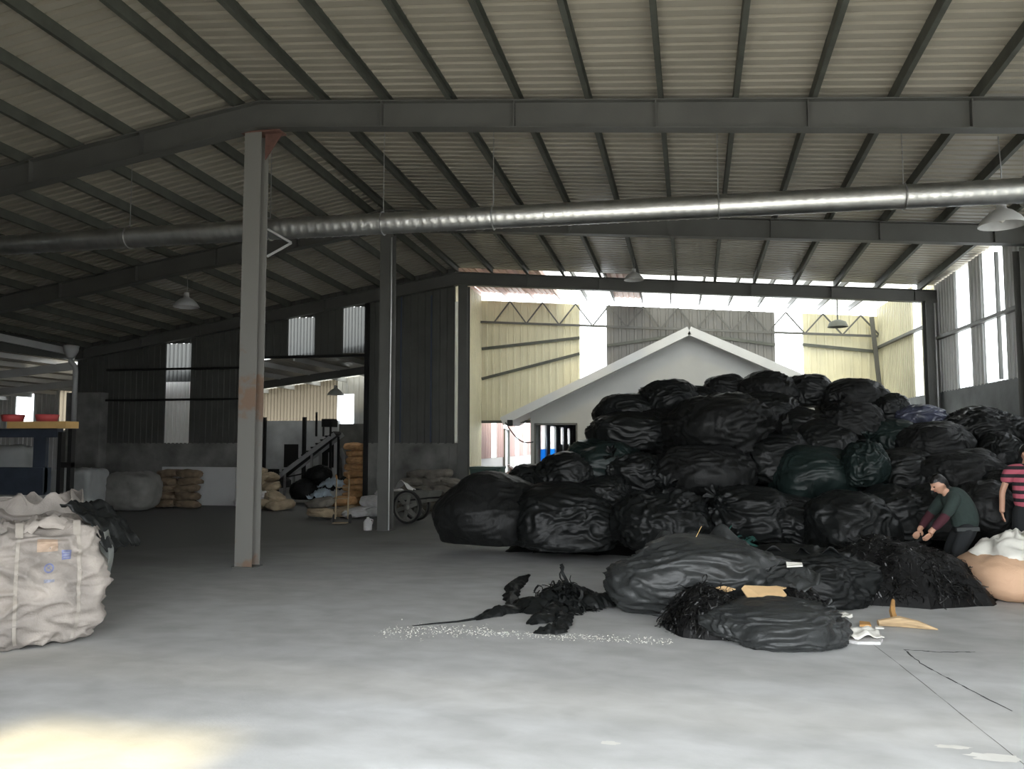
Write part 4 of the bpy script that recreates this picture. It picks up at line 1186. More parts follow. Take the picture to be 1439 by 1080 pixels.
# ------------------------------------------------------------------ steel rack at the left with a yellow board and red tubs on it
rk = thing('steel_rack', 'dark steel press frame behind the white bulk bags at the left edge', 'machine', (-11.6, 12.9, 0))
for nm, x0, x1, y0, y1, z0, z1, m in (('upright', .62, .70, -.05, .05, 0, 2.0, M_blackmetal), ('upright', .83, .91, -.05, .05, 0, 2.06, M_blackmetal),
                                      ('upright', -1.0, -.92, -.05, .05, 0, 2.0, M_blackmetal), ('top_beam', -1.1, .62, -.08, .08, 1.90, 2.06, M_navy),
                                      ('ram_panel', .12, .38, -.06, .02, .9, 1.9, M_navy), ('press_plate', -1.0, .38, -.10, .10, .85, 1.35, M_navy),
                                      ('tie_bar', .62, .91, -.04, .04, 1.35, 1.45, M_blackmetal), ('foot_beam', -1.0, .9, -.12, .12, 0, .14, M_blackmetal)):
    MB().bx(x0, x1, y0, y1, z0, z1).build(nm, m, rk)
bd = MB().bx(-11.95, -10.72, 12.72, 13.05, 2.065, 2.19).build('yellow_board', M_yellowboard); tag(bd, 'yellow board lying on top of the steel press frame', 'board')
for k, (x, lb) in enumerate(((-11.25, 'right one of the two red tubs on the yellow board'), (-11.98, 'left one of the two red tubs above the press frame'))):
    o = MB().lathe([(.001, 0), (.17, 0), (.20, .12), (.17, .13), (.15, .03), (.001, .03)], 18).build('red_tub', M_red, None, True)
    o.location = (x, 12.88, 2.195); tag(o, lb, 'tub', 'red tubs on the yellow board')

# ------------------------------------------------------------------ sacks
SACKS = {}
def sack(key, m, x, yw, z, rz, tilt, s, label, group):
    k = (key, m.name)
    if k not in SACKS:
        v, f = bag_verts(700 + key * 13, .36, .26, .135, None, 5, .75, -.6, 1.6, .26)
        SACKS[k] = MB().add(v, f).mesh('sack', m, True)
    o = bpy.data.objects.new('sack', SACKS[k]); COL.objects.link(o)
    o.location = (x, yw, z); o.rotation_euler = (tilt[0], tilt[1], rz); o.scale = (s, s, s * 1.05)
    return tag(o, label, 'sack', group)
rs = random.Random(4)
ORD = ['bottom', 'second', 'third', 'fourth', 'fifth', 'sixth', 'seventh', 'eighth', 'ninth', 'tenth', 'eleventh', 'topmost']
def ordn(i, n): return 'bottom' if i == 0 else ('topmost' if i == n - 1 else ORD[i] + ' from below')
for c, (x, lb) in enumerate(((-13.72, 'left'), (-13.12, 'right'))):
    for i in range(5):
        sack(i % 3, M_brownsack, x + rs.uniform(-.04, .04), 20.25 + rs.uniform(-.05, .05), .12 + .205 * i, rs.uniform(-.4, .4), (0, rs.uniform(-.08, .08)), .92,
             'brown sack, %s of the %s stack by the white board' % (ordn(i, 5), lb), 'brown sacks stacked by the white board')
for i in range(9):
    sack(i % 3, M_orangesack, -8.80 + rs.uniform(-.05, .05), 21.75 + rs.uniform(-.05, .05), .12 + .195 * i, rs.uniform(-.3, .3), (0, rs.uniform(-.08, .08)), .88,
         'orange-brown sack, %s of the tall stack beside the opening' % ordn(i, 9), 'orange-brown sacks in the tall stack')
pos = [(-11.35, 20.6, .14), (-10.95, 20.5, .14), (-10.45, 20.65, .14), (-11.55, 21.1, .36), (-11.1, 20.8, .37), (-10.7, 20.75, .35), (-11.4, 21.0, .60), (-10.95, 21.0, .58), (-11.5, 21.2, .84), (-11.15, 21.15, .80), (-11.5, 21.3, 1.02)]
nms = ['bottom row left', 'bottom row middle', 'bottom row right', 'second row left', 'second row middle', 'second row right', 'third row left', 'third row right', 'fourth row left', 'fourth row right', 'very top']
for i, (p, nmm) in enumerate(zip(pos, nms)):
    sack(i % 3, M_tansack if i % 4 else M_whitesack, p[0] + .12, p[1] - .45, p[2], rs.uniform(-.8, .8), (rs.uniform(-.3, .3), rs.uniform(-.35, .35)), 1.0,
         '%s sack in the slumped pile right of the rusty column, %s' % ('tan' if i % 4 else 'whitish', nmm), 'sacks in the slumped pile right of the rusty column')
for i, (x, yy, z, m, lb) in enumerate(((-8.15, 18.0, .14, M_tansack, 'lower tan sack lying in the aisle left of the white sacks'), (-8.2, 18.05, .36, M_greysack, 'upper dull sack lying in the aisle left of the white sacks'),
                                    (-7.65, 18.5, .14, M_tansack, 'tan sack between the aisle sacks and the white sacks'),
                                    (-7.35, 18.35, .14, M_whitesack, 'white sack on the floor, leftmost of those left of the rear column'),
                                    (-6.85, 18.4, .14, M_whitesack, 'white sack on the floor, nearest to the rear column'),
                                    (-7.0, 18.55, .37, M_whitesack, 'white sack lying on top of the two white floor sacks'),
                                    (-6.7, 18.8, .55, M_whitesack, 'uppermost white sack leaning behind the rear column'),
                                    (-7.9, 18.7, .36, M_orangesack, 'orange-brown sack lying across the aisle sacks'))):
    sack(i % 3, m, x, yy, z, rs.uniform(-.6, .6), (rs.uniform(-.15, .15), rs.uniform(-.2, .2)), 1.0, lb, 'loose sacks on the floor by the rear column')
gp = []
for r_, (n, z) in enumerate(((5, .13), (4, .34), (4, .54), (3, .74), (2, .94))):
    for k in range(n):
        gp.append((-6.75 + .34 * r_ * .35 + .50 * k, 20.3 + .15 * r_ + rs.uniform(-.05, .05), z, r_, k, n))
RN = ['bottom row', 'second row', 'third row', 'fourth row', 'top row']
for i, (x, yy, z, r_, k, n) in enumerate(gp):
    sack(i % 3, M_greysack, x - .32, yy - .05, z, rs.uniform(-.4, .4), (rs.uniform(-.12, .12), rs.uniform(-.15, .15)), 1.0,
         'grey-brown sack behind the handcart, %s, %s from the left' % (RN[r_], ['first', 'second', 'third', 'fourth', 'fifth'][k]), 'grey-brown sacks behind the handcart')

# ------------------------------------------------------------------ handcart, bottle, hand truck
ct = thing('handcart', 'old grey handcart with two spoked wheels beside the rear column', 'cart', (-5.72, 17.7, 0), -.25)
def wheel(parent, y0, x0):
    w_ = MB()
    R = .37
    prof = [(R, -.03), (R, .03), (R - .045, .03), (R - .045, -.03), (R, -.03)]
    w_.lathe(prof, 32, (x0, y0, R), 'Y')
    o = w_.build('wheel', M_rubber, parent, True)
    h = MB().lathe([(.001, -.05), (.07, -.05), (.07, .05), (.001, .05)], 18, (x0, y0, R), 'Y')
    h.lathe([(R - .045, -.018), (R - .045, .018), (R - .085, .018), (R - .085, -.018), (R - .045, -.018)], 32, (x0, y0, R), 'Y')
    h.build('hub', M_wheel, o, True)
    for k in range(6):
        a = 2 * PI * k / 6 + .3
        MB().bar((x0 + .05 * math.cos(a), y0, R + .05 * math.sin(a)), (x0 + (R - .06) * math.cos(a), y0, R + (R - .06) * math.sin(a)), .02, .085).build('spoke', M_wheel, o)
wheel(ct, -.34, 0.0); wheel(ct, .34, -.18)
MB().bar((0, -.36, .37), (-.18, .36, .37), .035, .035).build('axle', M_blackmetal, ct)
tray = MB().add([(-.42, -.27, .42), (.45, -.27, .48), (.45, .27, .48), (-.42, .27, .42), (-.5, -.30, .70), (.55, -.30, .72), (.55, .30, .72), (-.5, .30, .70)],
                [(3, 2, 1, 0), (0, 1, 5, 4), (1, 2, 6, 5), (2, 3, 7, 6), (3, 0, 4, 7)])
o = tray.build('tray', M_wheel, ct); s_ = o.modifiers.new('t', 'SOLIDIFY'); s_.thickness = .012
for yy in (-.28, .28): MB().tube([(-.40, yy, .46), (.5, yy, .58), (1.05, yy * .8, .62), (1.2, yy * .7, .54)], .02, 8).build('handle', M_blackmetal, ct)
def wp_(u, v): return (-.30 + .42 * u, -.30 + .4 * v, .74 + .22 * math.exp(-((u - .45) / .3) ** 2) * (1 - .4 * v) + .04 * noise.noise(Vector((u * 4, v * 4, 66))))
o = crumple('white_wrap', wp_, 18, 14, M_whitesack); o.location = (-5.86, 17.7, 0); tag(o, 'white plastic wrap piled on the handcart', 'plastic')
bt = thing('plastic_jug', 'small white plastic jug on the floor left of the rear column', 'jug', (-6.16, 15.9, 0))
MB().lathe([(.001, 0), (.085, 0), (.09, .03), (.09, .17), (.06, .22), (.03, .24), (.03, .27), (.001, .27)], 18).build('body', M_whitesack, bt, True)
MB().tube([(.03, 0, .24), (.11, 0, .22), (.10, 0, .13)], .012, 6).build('handle', M_whitesack, bt, True)
ht = thing('hand_truck', 'small upright hand truck with orange grips in front of the sacks', 'cart', (-7.25, 17.1, 0), .2)
MB().tube([(-.14, 0, .1), (-.14, .1, 1.0)], .016, 6).tube([(.14, 0, .1), (.14, .1, 1.0)], .016, 6).build('frame', M_tansack, ht)
MB().tube([(-.14, .1, 1.0), (-.14, .02, 1.08)], .022, 6).tube([(.14, .1, 1.0), (.14, .02, 1.08)], .022, 6).build('grip', M_orangesack, ht)
for zz in (.3, .55, .8): MB().tube([(-.14, .01 + .1 * zz, zz), (.14, .01 + .1 * zz, zz)], .012, 6).build('rung', M_tansack, ht)
MB().bx(-.16, .16, -.22, 0, .02, .035).build('toe_plate', M_tansack, ht)
for xx in (-.18, .18): MB().lathe([(.001, -.02), (.10, -.02), (.10, .02), (.001, .02)], 16, (xx, .06, .10), 'X').build('wheel', M_rubber, ht)

# ------------------------------------------------------------------ conveyor and things in the rear room
cv = thing('belt_conveyor', 'inclined belt conveyor rising to the right in the rear room', 'conveyor', (-11.0, 23.5, 0))
A = Vector((-1.0, 0, .72)); Bv = Vector((.80, .15, 2.12))
MB().bar(A, Bv, .62, .09).build('belt', M_belt, cv)
d = (Bv - A)
for k in range(12):
    p = A + d * (k + .5) / 12
    MB().bar(p + Vector((-.05, -.28, .06)), p + Vector((-.05, .28, .06)), .03, .05).build('cleat', M_belt, cv)
for yy in (-.33, .33): MB().bar(A + Vector((-.05, yy, -.05)), Bv + Vector((.05, yy, -.05)), .04, .13).build('side_rail', M_railgrey, cv)
for (f, yy) in ((.15, -.3), (.15, .3), (.62, -.3), (.62, .3), (.95, -.3), (.95, .3)):
    p = A + d * f; MB().bar((p.x, p.y + yy, 0), (p.x, p.y + yy, p.z - .05), .06, .06, (1, 0, 0)).build('leg', M_railgrey if f < .9 else M_blackmetal, cv)
p = A + d * .62; MB().bar((p.x, -.3, .9), (p.x - .75, -.3, .75), .04, .04).build('brace', M_blackmetal, cv)
MB().box((.55, .1, 2.42), (.35, .4, .25)).tube([(.35, .1, 2.35), (.35, .1, 2.0)], .03, 6).build('drive_motor', M_blackmetal, cv)
MB().bar((.25, -.2, 2.0), (.25, -.2, 2.75), .05, .05, (1, 0, 0)).bar((.72, -.2, 2.0), (.72, -.2, 2.5), .05, .05, (1, 0, 0)).build('guard_post', M_blackmetal, cv)
MB().add([(-1.35, -.4, .95), (-.85, -.4, .62), (-.85, .4, .62), (-1.35, .4, .95), (-1.35, -.4, .7), (-.85, -.4, .4), (-.85, .4, .4), (-1.35, .4, .7)],
         [(0, 1, 2, 3), (7, 6, 5, 4), (0, 4, 5, 1), (2, 6, 7, 3), (1, 5, 6, 2), (3, 7, 4, 0)]).build('feed_hopper', M_belt, cv)
pa = thing('feed_pipe', 'grey bent pipe on a stand under the upper end of the conveyor', 'pipe', (-10.2, 24.2, 0))
MB().tube([(-.15, 0, 1.6), (0, 0, 1.3), (.05, 0, .8), (.12, 0, 0)], .08, 10).build('pipe', M_railgrey, pa, True)
MB().bx(-.5, -.42, -.1, .0, 0, 1.5).build('stand', M_railgrey, pa)
RG = 'black bags in the rear room'
for i, (x, yy, z, s, lb) in enumerate(((-10.75, 22.7, .34, .5, 'black bag under the lower end of the conveyor'), (-10.1, 22.9, .36, .5, 'black bag below the middle of the conveyor'),
                                       (-9.6, 23.4, .40, .5, 'black bag right of the conveyor below the feed pipe'), (-10.4, 22.8, .82, .40, 'black bag lying on top of the others under the conveyor'),
                                       (-9.3, 23.0, .30, .42, 'black bag next to the tall orange-brown stack'))):
    bag(500 + i, x, yy, z, s, s * .75, lb, M_bag_matt, None, s * .8, 1.1, group=RG, sub=5)
for i, (x, yy, z, m, lb) in enumerate(((-9.9, 22.0, .25, M_bluecloth, 'pale blue-green film on the floor in front of the black bags in the rear room'), (-9.45, 22.1, .22, M_whitesack, 'white film right of the pale blue-green film in the rear room'),
                                       (-9.75, 22.4, .55, M_bluecloth, 'bluish film lying on a black bag in the rear room'))):
    sd = i * 3.1
    def cf(u, v): return (-.40 + .8 * u, -.3 + .6 * v, .22 * math.sin(u * PI) * math.sin(v * PI) + ridged(Vector((u * 3, v * 4, sd)), .12) - .06)
    o = crumple('film_scrap', cf, 22, 18, m); o.location = (x, yy, z); tag(o, lb, 'plastic', 'film scraps in the rear room')
MB().bx(0, 0, 0, 0, 0, 0)
dr = thing('dark_crate', 'dark open crate behind the slumped sack pile in the rear room', 'crate', (-12.3, 22.6, 0))
for nm, x0, x1, y0, y1, z0, z1 in (('side', -.5, .5, -.4, -.36, 0, 1.0), ('side', -.5, .5, .36, .4, 0, 1.0), ('side', -.5, -.46, -.36, .36, 0, 1.1), ('side', .46, .5, -.36, .36, 0, .8), ('floor_panel', -.46, .46, -.36, .36, 0, .05)):
    MB().bx(x0, x1, y0, y1, z0, z1).build(nm, M_blackmetal, dr)

# ------------------------------------------------------------------ bin and scrap by the rear opening
bn = thing('green_bin', 'dark green bin at the left side of the rear opening', 'bin', (-5.02, 22.0, 0))
MB().add([(-.36, -.3, 0), (.36, -.3, 0), (.36, .3, 0), (-.36, .3, 0), (-.42, -.36, 1.08), (.42, -.36, 1.08), (.42, .36, 1.08), (-.42, .36, 1.08)],
         [(3, 2, 1, 0), (0, 1, 5, 4), (1, 2, 6, 5), (2, 3, 7, 6), (3, 0, 4, 7)]).build('body', M_bin, bn)
MB().bx(-.45, .45, -.39, .39, 1.08, 1.14).build('lid', M_bin, bn)
MB().tube([(-.35, -.43, 1.08), (.35, -.43, 1.08)], .02, 8).build('handle', M_bin, bn)
sc = MB(); r = random.Random(3)
SCM = []
for (nm, m, n, sd, cx, cy) in (('mixed', M_graybag, 90, 1, -5.4, 27.2),):
    for _ in range(160):
        a = r.uniform(0, 2 * PI); q = r.random() ** .5
        x = q * .9 * math.cos(a); yy = q * 1.3 * math.sin(a); z = (1 - q) * 1.15 * r.random() ** .4 + .06
        sc.box((x, yy, z), (r.uniform(.05, .22), r.uniform(.05, .2), r.uniform(.02, .12)), Euler((r.uniform(0, 3), r.uniform(0, 3), r.uniform(0, 3))).to_matrix())
M_scrapmix = mat('mixed_scrap', (0.12, 0.10, 0.10), 0.6, 0.0, 0.6, 7, col2=(0.66, 0.50, 0.46), detail=1)
o = sc.build('scrap_pile', M_scrapmix); o.location = (-5.25, 26.3, 0); tag(o, 'heap of mixed reddish and grey scrap in the passage left of the house', 'scrap', None, 'stuff')
s2 = MB()
for _ in range(60):
    a = r.uniform(0, 2 * PI); q = r.random() ** .5
    s2.box((q * .35 * math.cos(a), q * .5 * math.sin(a), (1 - q) * 1.1 * r.random() ** .5 + .05), (r.uniform(.05, .16), r.uniform(.05, .15), r.uniform(.02, .1)), Euler((r.uniform(0, 3), r.uniform(0, 3), r.uniform(0, 3))).to_matrix())
o = s2.build('scrap_pile', mat('orange_red_scrap', (0.55, 0.16, 0.10), 0.6, 0.0, 0.4, 7)); o.location = (-5.3, 30.0, 0); tag(o, 'small heap of orange-red scrap at the far end of the passage', 'scrap', None, 'stuff')

# ------------------------------------------------------------------ people
def skin_mesh(name, J, E_, lvl=2, rootname=None, voxel=None, extra=None):
    names = list(J)
    me = bpy.data.meshes.new(name)
    me.from_pydata([J[n][0] for n in names], [(names.index(a), names.index(b)) for a, b in E_], [])
    o = bpy.data.objects.new(name, me); COL.objects.link(o)
    sk = o.modifiers.new('skin', 'SKIN'); sk.use_smooth_shade = True; sk.branch_smoothing = .6
    ss = o.modifiers.new('sub', 'SUBSURF'); ss.levels = lvl; ss.render_levels = lvl
    for i, n in enumerate(names):
        rr = J[n][1]
        sv = me.skin_vertices[0].data[i]
        sv.radius = rr if isinstance(rr, tuple) else (rr, rr)
        sv.use_root = (n == (rootname or names[0]))
    dg = bpy.context.evaluated_depsgraph_get()
    ev = o.evaluated_get(dg)
    m2 = bpy.data.meshes.new_from_object(ev)
    bpy.data.objects.remove(o)
    v = [x.co.copy() for x in m2.vertices]; f = [tuple(p.vertices) for p in m2.polygons]
    mb = MB().add(v, f)
    if extra: mb.add(extra.v, extra.f)
    if voxel:
        t = bpy.data.meshes.new(name); t.from_pydata([tuple(x) for x in mb.v], [], mb.f); t.update()
        o = bpy.data.objects.new(name, t); COL.objects.link(o)
        rm = o.modifiers.new('remesh', 'REMESH'); rm.mode = 'VOXEL'; rm.voxel_size = voxel; rm.use_smooth_shade = True
        sm = o.modifiers.new('smooth', 'SMOOTH'); sm.iterations = 2; sm.factor = .4
        dg = bpy.context.evaluated_depsgraph_get()
        m3 = bpy.data.meshes.new_from_object(o.evaluated_get(dg))
        bpy.data.objects.remove(o)
        par = list(range(len(m3.vertices)))
        def fnd(i):
            while par[i] != i:
                par[i] = par[par[i]]; i = par[i]
            return i
        for p in m3.polygons:
            vv = p.vertices
            for k in vv[1:]: par[fnd(k)] = fnd(vv[0])
        cnt = {}
        for i in range(len(par)): cnt[fnd(i)] = cnt.get(fnd(i), 0) + 1
        big = max(cnt, key=cnt.get)
        keep = [i for i in range(len(par)) if fnd(i) == big]; ren = {i: k for k, i in enumerate(keep)}
        mb = MB().add([m3.vertices[i].co.copy() for i in keep], [tuple(ren[k] for k in p.vertices) for p in m3.polygons if p.vertices[0] in ren])
    return mb
def head_mb(c, R):
    """head turned by R (local: looks along -y, z up), height .24"""
    v, f = ico(5); m = MB(); out = []
    for n in v:
        x, yy, z = n.x * .078, n.y * .098, n.z * .122
        if n.z < -.1:
            k = (-n.z - .1) / .9
            x *= 1 - .38 * k; yy = yy * (1 - .28 * k) - .012 * k
        fr = max(0, -n.y)
        if fr > .5:                                       # nose, sockets, brow, lips, chin
            gx = lambda x0, z0, sx, sz: math.exp(-((n.x - x0) / sx) ** 2 - ((n.z - z0) / sz) ** 2)
            yy -= .026 * gx(0, -.16, .13, .13) + .014 * gx(0, .02, .10, .18)
            yy += .012 * (gx(-.38, .06, .20, .12) + gx(.38, .06, .20, .12))
            yy -= .006 * gx(0, -.47, .25, .07) + .008 * gx(0, -.80, .25, .15)
        for s in (-1, 1):                                 # ears
            e = math.exp(-((n.y - .05) / .22) ** 2 - ((n.z + .08) / .24) ** 2) * max(0, s * n.x) ** 6
            x += s * .020 * e; yy += .012 * e
        out.append(c + R @ Vector((x, yy, z)))
    return m.add(out, f)
def hair_mb(c, R, low=-.15):
    v, f = ico(5); out = []; keep = []
    for n in v:
        k = 1.09 + .04 * noise.noise(n * 6)
        p = Vector((n.x * .080, n.y * .100 + .006, n.z * .124)) * k
        out.append(c + R @ p)
    for q in f:
        m_ = sum((v[i] for i in q), Vector()) / 3
        line = .42 if m_.y < -.3 else (.42 - (m_.y + .3) * 1.1 if m_.y < .25 else -.35)
        if m_.z > max(low - .25, line): keep.append(q)
    mb = MB().add(out, keep)
    return mb
def hand_joints(J, E_, pre, wrist, d, n, s=1.0, curl=.5, thumb=1):
    """palm and five unequal fingers; d = direction of the fingers, n = palm normal (fingers curl towards it)"""
    d = Vector(d).normalized(); n = (Vector(n) - d * Vector(n).dot(d)).normalized(); a = d.cross(n).normalized() * thumb
    w_ = Vector(wrist)
    J[pre + 'palm'] = (w_ + d * .045 * s, (.046 * s, .034 * s)); E_.append((pre + 'wrist', pre + 'palm'))
    for k, (off, L) in enumerate(((.030, .072), (.010, .082), (-.010, .076), (-.029, .060))):
        b0 = w_ + d * .085 * s + a * off * s
        b1 = b0 + (d * math.cos(curl * .4) + n * math.sin(curl * .4)) * L * .48 * s
        b2 = b1 + (d * math.cos(curl * 1.3) + n * math.sin(curl * 1.3)) * L * .52 * s
        for q, (p, r_) in enumerate(((b0, .0145), (b1, .0130), (b2, .0112))):
            J['%sf%d%d' % (pre, k, q)] = (p, r_ * s)
        E_ += [(pre + 'palm', '%sf%d0' % (pre, k)), ('%sf%d0' % (pre, k), '%sf%d1' % (pre, k)), ('%sf%d1' % (pre, k), '%sf%d2' % (pre, k))]
    t0 = w_ + d * .025 * s + a * .036 * s; t1_ = t0 + (d * .8 + a * .6 + n * .3).normalized() * .036 * s; t2_ = t1_ + (d + n * .4).normalized() * .030 * s
    J[pre + 't0'] = (t0, .018 * s); J[pre + 't1'] = (t1_, .015 * s); J[pre + 't2'] = (t2_, .0125 * s)
    E_ += [(pre + 'palm', pre + 't0'), (pre + 't0', pre + 't1'), (pre + 't1', pre + 't2')]
def person(label, loc, P, headR, handL, handR, shirt_m, trouser_m, extras=None):
    V = Vector
    t = thing('person', label, 'person', loc)
    J, E_ = {}, []
    def j(n, r): J[n] = (V(P[n]), r)
    j('pelvis', (.125, .09)); j('waist', (.110, .080)); j('chest', (.125, .085)); j('upper', (.085, .065)); j('neck', .052); J['headb'] = (V(P['head']) - headR @ V((0, -.01, .06)), .050)
    E_ += [('pelvis', 'waist'), ('waist', 'chest'), ('chest', 'upper'), ('upper', 'neck'), ('neck', 'headb')]
    for s in 'LR':
        j(s + 'sh', .045); j(s + 'el', .041); j(s + 'wrist', .036)
        E_ += [('upper', s + 'sh'), (s + 'sh', s + 'el'), (s + 'el', s + 'wrist')]
        j(s + 'hip', .088); j(s + 'kn', .058); j(s + 'an', .040); j(s + 'toe', .034)
        E_ += [('pelvis', s + 'hip'), (s + 'hip', s + 'kn'), (s + 'kn', s + 'an'), (s + 'an', s + 'toe')]
    hand_joints(J, E_, 'L', P['Lwrist'], *handL, thumb=1)
    hand_joints(J, E_, 'R', P['Rwrist'], *handR, thumb=-1)
    # limbs grown as overlapping chains, then fused into one surface
    parts = head_mb(V(P['head']), headR)
    chains = [['pelvis', 'waist', 'chest', 'upper', 'neck', 'headb']]
    for s in 'LR':
        chains.append(['upper', s + 'sh', s + 'el', s + 'wrist', s + 'palm'])
        chains.append(['pelvis', s + 'hip', s + 'kn', s + 'an', s + 'toe'])
        chains.append([s + 'palm', s + 't0', s + 't1', s + 't2'])
        for k in range(4): chains.append([s + 'palm'] + ['%sf%d%d' % (s, k, q) for q in range(3)])
    for ci, ch in enumerate(chains):
        D = {n: J[n] for n in ch}
        if ch[1].endswith('sh'): D['upper'] = (J['upper'][0], .045)
        if ch[1].endswith('hip'): D['pelvis'] = (J['pelvis'][0], .095)
        if ch[0].endswith('palm'): D[ch[0]] = (J[ch[0]][0], .016)
        q = skin_mesh('chain', D, list(zip(ch[:-1], ch[1:])), 1 if ci > 4 else 2, ch[0])
        parts.add(q.v, q.f)
    body = skin_mesh('body', {'a': J['chest'], 'b': J['upper']}, [('a', 'b')], 2, 'a', .005, parts)
    body.build('body', M_skin, t, True)
    hair_mb(V(P['head']), headR).build('hair', M_hair, t, True)
    for s in (-1, 1):
        e = MB(); v, f = ico(3)
        e.add([V(P['head']) + headR @ (V((s * .030, -.083, .007)) + q * .0095) for q in v], f).build('eye', M_eye, t, True)
    v, f = ico(3)
    MB().add([V(P['head']) + headR @ (V((0, -.094, -.056)) + V((q.x * .020, q.y * .006, q.z * .006))) for q in v], f).build('mouth', M_lip, t, True)
    # shirt
    S, SE = {}, []
    S['hem'] = (V(P['pelvis']) - (V(P['waist']) - V(P['pelvis'])) * .35, (.185, .148))
    S['waist'] = (V(P['waist']), (.185, .145)); S['chest'] = (V(P['chest']), (.200, .150)); S['upper'] = (V(P['upper']) + V((0, 0, .015)), (.170, .125))
    S['collar'] = (V(P['upper']).lerp(V(P['neck']), .85), .078)
    SE += [('hem', 'waist'), ('waist', 'chest'), ('chest', 'upper'), ('upper', 'collar')]
    sl = extras.get('sleeve', .6)
    for s in 'LR':
        S[s + 'sh'] = (V(P[s + 'sh']) + V((0, 0, .012)), .090)
        if sl <= 1: S[s + 'sl'] = (V(P[s + 'sh']).lerp(V(P[s + 'el']), sl), .072)
        else: S[s + 'sl'] = (V(P[s + 'el']), .066)
        SE += [('upper', s + 'sh'), (s + 'sh', s + 'sl')]
    def fused(name, chs, vox=.008):
        mb = MB()
        for ch in chs:
            names_ = [str(k) for k in range(len(ch))]
            q = skin_mesh(name, dict(zip(names_, ch)), list(zip(names_[:-1], names_[1:])), 2, '0'); mb.add(q.v, q.f)
        first = chs[0]
        return skin_mesh(name, {'a': first[0], 'b': first[1]}, [('a', 'b')], 2, 'a', vox, mb)
    chs = [[S['hem'], S['waist'], S['chest'], S['upper'], S['collar']]]
    for s in 'LR': chs.append([(S['upper'][0], .095), S[s + 'sh'], S[s + 'sl']])
    fused('shirt', chs).build('shirt', shirt_m, t, True)
    if sl > 1:
        for s in 'LR':
            F = {'a': (V(P[s + 'sh']).lerp(V(P[s + 'el']), .72), .062), 'a2': (V(P[s + 'el']), .060), 'b': (V(P[s + 'el']).lerp(V(P[s + 'wrist']), .5), .055), 'c': (V(P[s + 'el']).lerp(V(P[s + 'wrist']), .93), .044)}
            skin_mesh('sleeve', F, [('a', 'a2'), ('a2', 'b'), ('b', 'c')], 2, 'a').build('sleeve', extras['cuff'], t, True, label='maroon sleeve')
    # trousers, belt, shoes
    T, TE = {}, []
    T['top'] = (V(P['pelvis']).lerp(V(P['waist']), 1.0), (.162, .128)); T['pel'] = (V(P['pelvis']), (.165, .130)); TE.append(('top', 'pel'))
    for s in 'LR':
        T[s + 'hip'] = (V(P[s + 'hip']), .118); T[s + 'kn'] = (V(P[s + 'kn']), .085); T[s + 'an'] = (V(P[s + 'an']) + V((0, 0, .03)), .072)
        TE += [('pel', s + 'hip'), (s + 'hip', s + 'kn'), (s + 'kn', s + 'an')]
    chs = [[T['top'], T['pel'], (T['pel'][0] - V((0, 0, .10)), (.15, .12))]]
    for s in 'LR': chs.append([(T['pel'][0].lerp(T[s + 'hip'][0], .5), .12), T[s + 'hip'], T[s + 'kn'], T[s + 'an']])
    fused('trousers', chs).build('trousers', trouser_m, t, True)
    for s in 'LR':
        F = {'a': (V(P[s + 'an']) - V((0, 0, .025)), .055), 'b': (V(P[s + 'an']).lerp(V(P[s + 'toe']), .55) - V((0, 0, .012)), .055), 'c': (V(P[s + 'toe']), .042)}
        skin_mesh('shoe', F, [('a', 'b'), ('b', 'c')], 2, 'a').build('shoe', M_shoe, t, True)
    return t
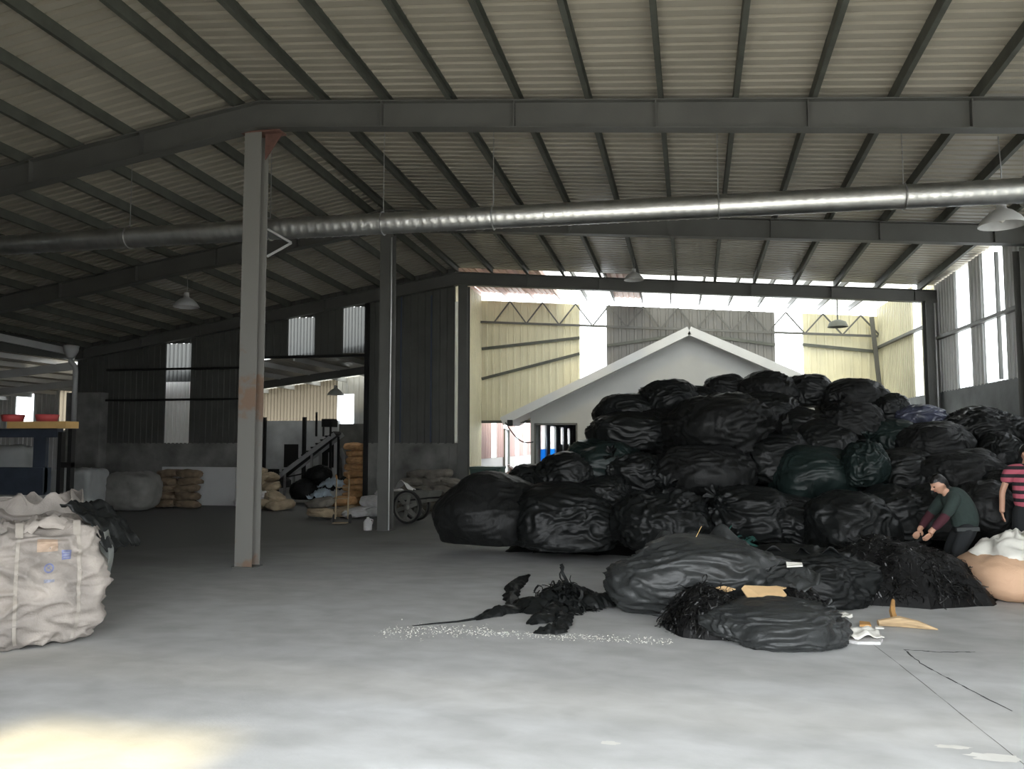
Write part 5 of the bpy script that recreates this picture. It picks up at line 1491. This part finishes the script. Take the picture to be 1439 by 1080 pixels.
# stooping worker: bent forward to the left, reaching into the shreds
SP = dict(pelvis=(.06, .02, .74), waist=(.06, .01, .88), chest=(-.02, 0, 1.03), upper=(-.11, -.01, 1.13), neck=(-.18, -.02, 1.19), head=(-.245, -.03, 1.275),
          Lsh=(-.10, -.18, 1.09), Lel=(-.27, -.27, .87), Lwrist=(-.41, -.24, .71), Rsh=(-.12, .17, 1.09), Rel=(-.30, .22, .86), Rwrist=(-.44, .12, .70),
          Lhip=(.05, -.10, .70), Lkn=(-.12, -.16, .40), Lan=(.06, -.15, .09), Ltoe=(-.11, -.16, .045), Rhip=(.05, .12, .70), Rkn=(-.10, .18, .40), Ran=(.12, .18, .09), Rtoe=(-.05, .19, .045))
HR = Matrix.Rotation(math.radians(-78), 3, 'Z') @ Matrix.Rotation(math.radians(28), 3, 'X')
w1 = person('stooping person in a dark green sweater with maroon sleeves, reaching into the black shreds', (3.58, 11.15, 0), SP, HR,
            ((-.55, -.05, -.8), (-.4, .5, 0), 1.0, .6), ((-.5, -.1, -.8), (-.3, -.5, 0), 1.0, .6), M_sweater, M_trouser, {'sleeve': 2, 'cuff': M_cuff})
MB().bar((-.10, -.165, .725), (.16, -.16, .735), .03, .045).build('waistband', M_belt_band, w1, label='grey hem band')
# standing worker at the right edge
RP = dict(pelvis=(0, .02, .96), waist=(0, .02, 1.10), chest=(0, .01, 1.28), upper=(0, .02, 1.43), neck=(0, .01, 1.53), head=(.01, -.02, 1.665),
          Rsh=(-.20, .02, 1.44), Rel=(-.31, .0, 1.16), Rwrist=(-.345, -.07, .94), Lsh=(.20, .02, 1.44), Lel=(.29, .0, 1.17), Lwrist=(.26, -.16, .98),
          Rhip=(-.10, .02, .92), Rkn=(-.12, -.02, .50), Ran=(-.12, .03, .09), Rtoe=(-.14, -.15, .045), Lhip=(.10, .02, .92), Lkn=(.12, -.03, .50), Lan=(.12, .03, .09), Ltoe=(.14, -.15, .045))
HR2 = Matrix.Rotation(math.radians(38), 3, 'Z') @ Matrix.Rotation(math.radians(14), 3, 'X')
w2_ = person('standing person in a pink and black striped polo shirt at the right edge', (4.53, 11.55, 0), RP, HR2,
             ((-.2, -.4, -.9), (-.6, -.2, 0), 1.0, .6), ((.0, -.1, -1), (.7, -.1, 0), 1.0, .5), M_polo, M_trouser, {'sleeve': .62})
c = []
for k in range(17):
    a = PI * 2 * k / 16
    c.append((.062 * math.cos(a), .01 + .06 * math.sin(a), 1.505 - .015 * math.sin(a + 1.57)))
MB().tube(c, .014, 6, False).build('collar', M_hair, w2_, True, label='black collar')
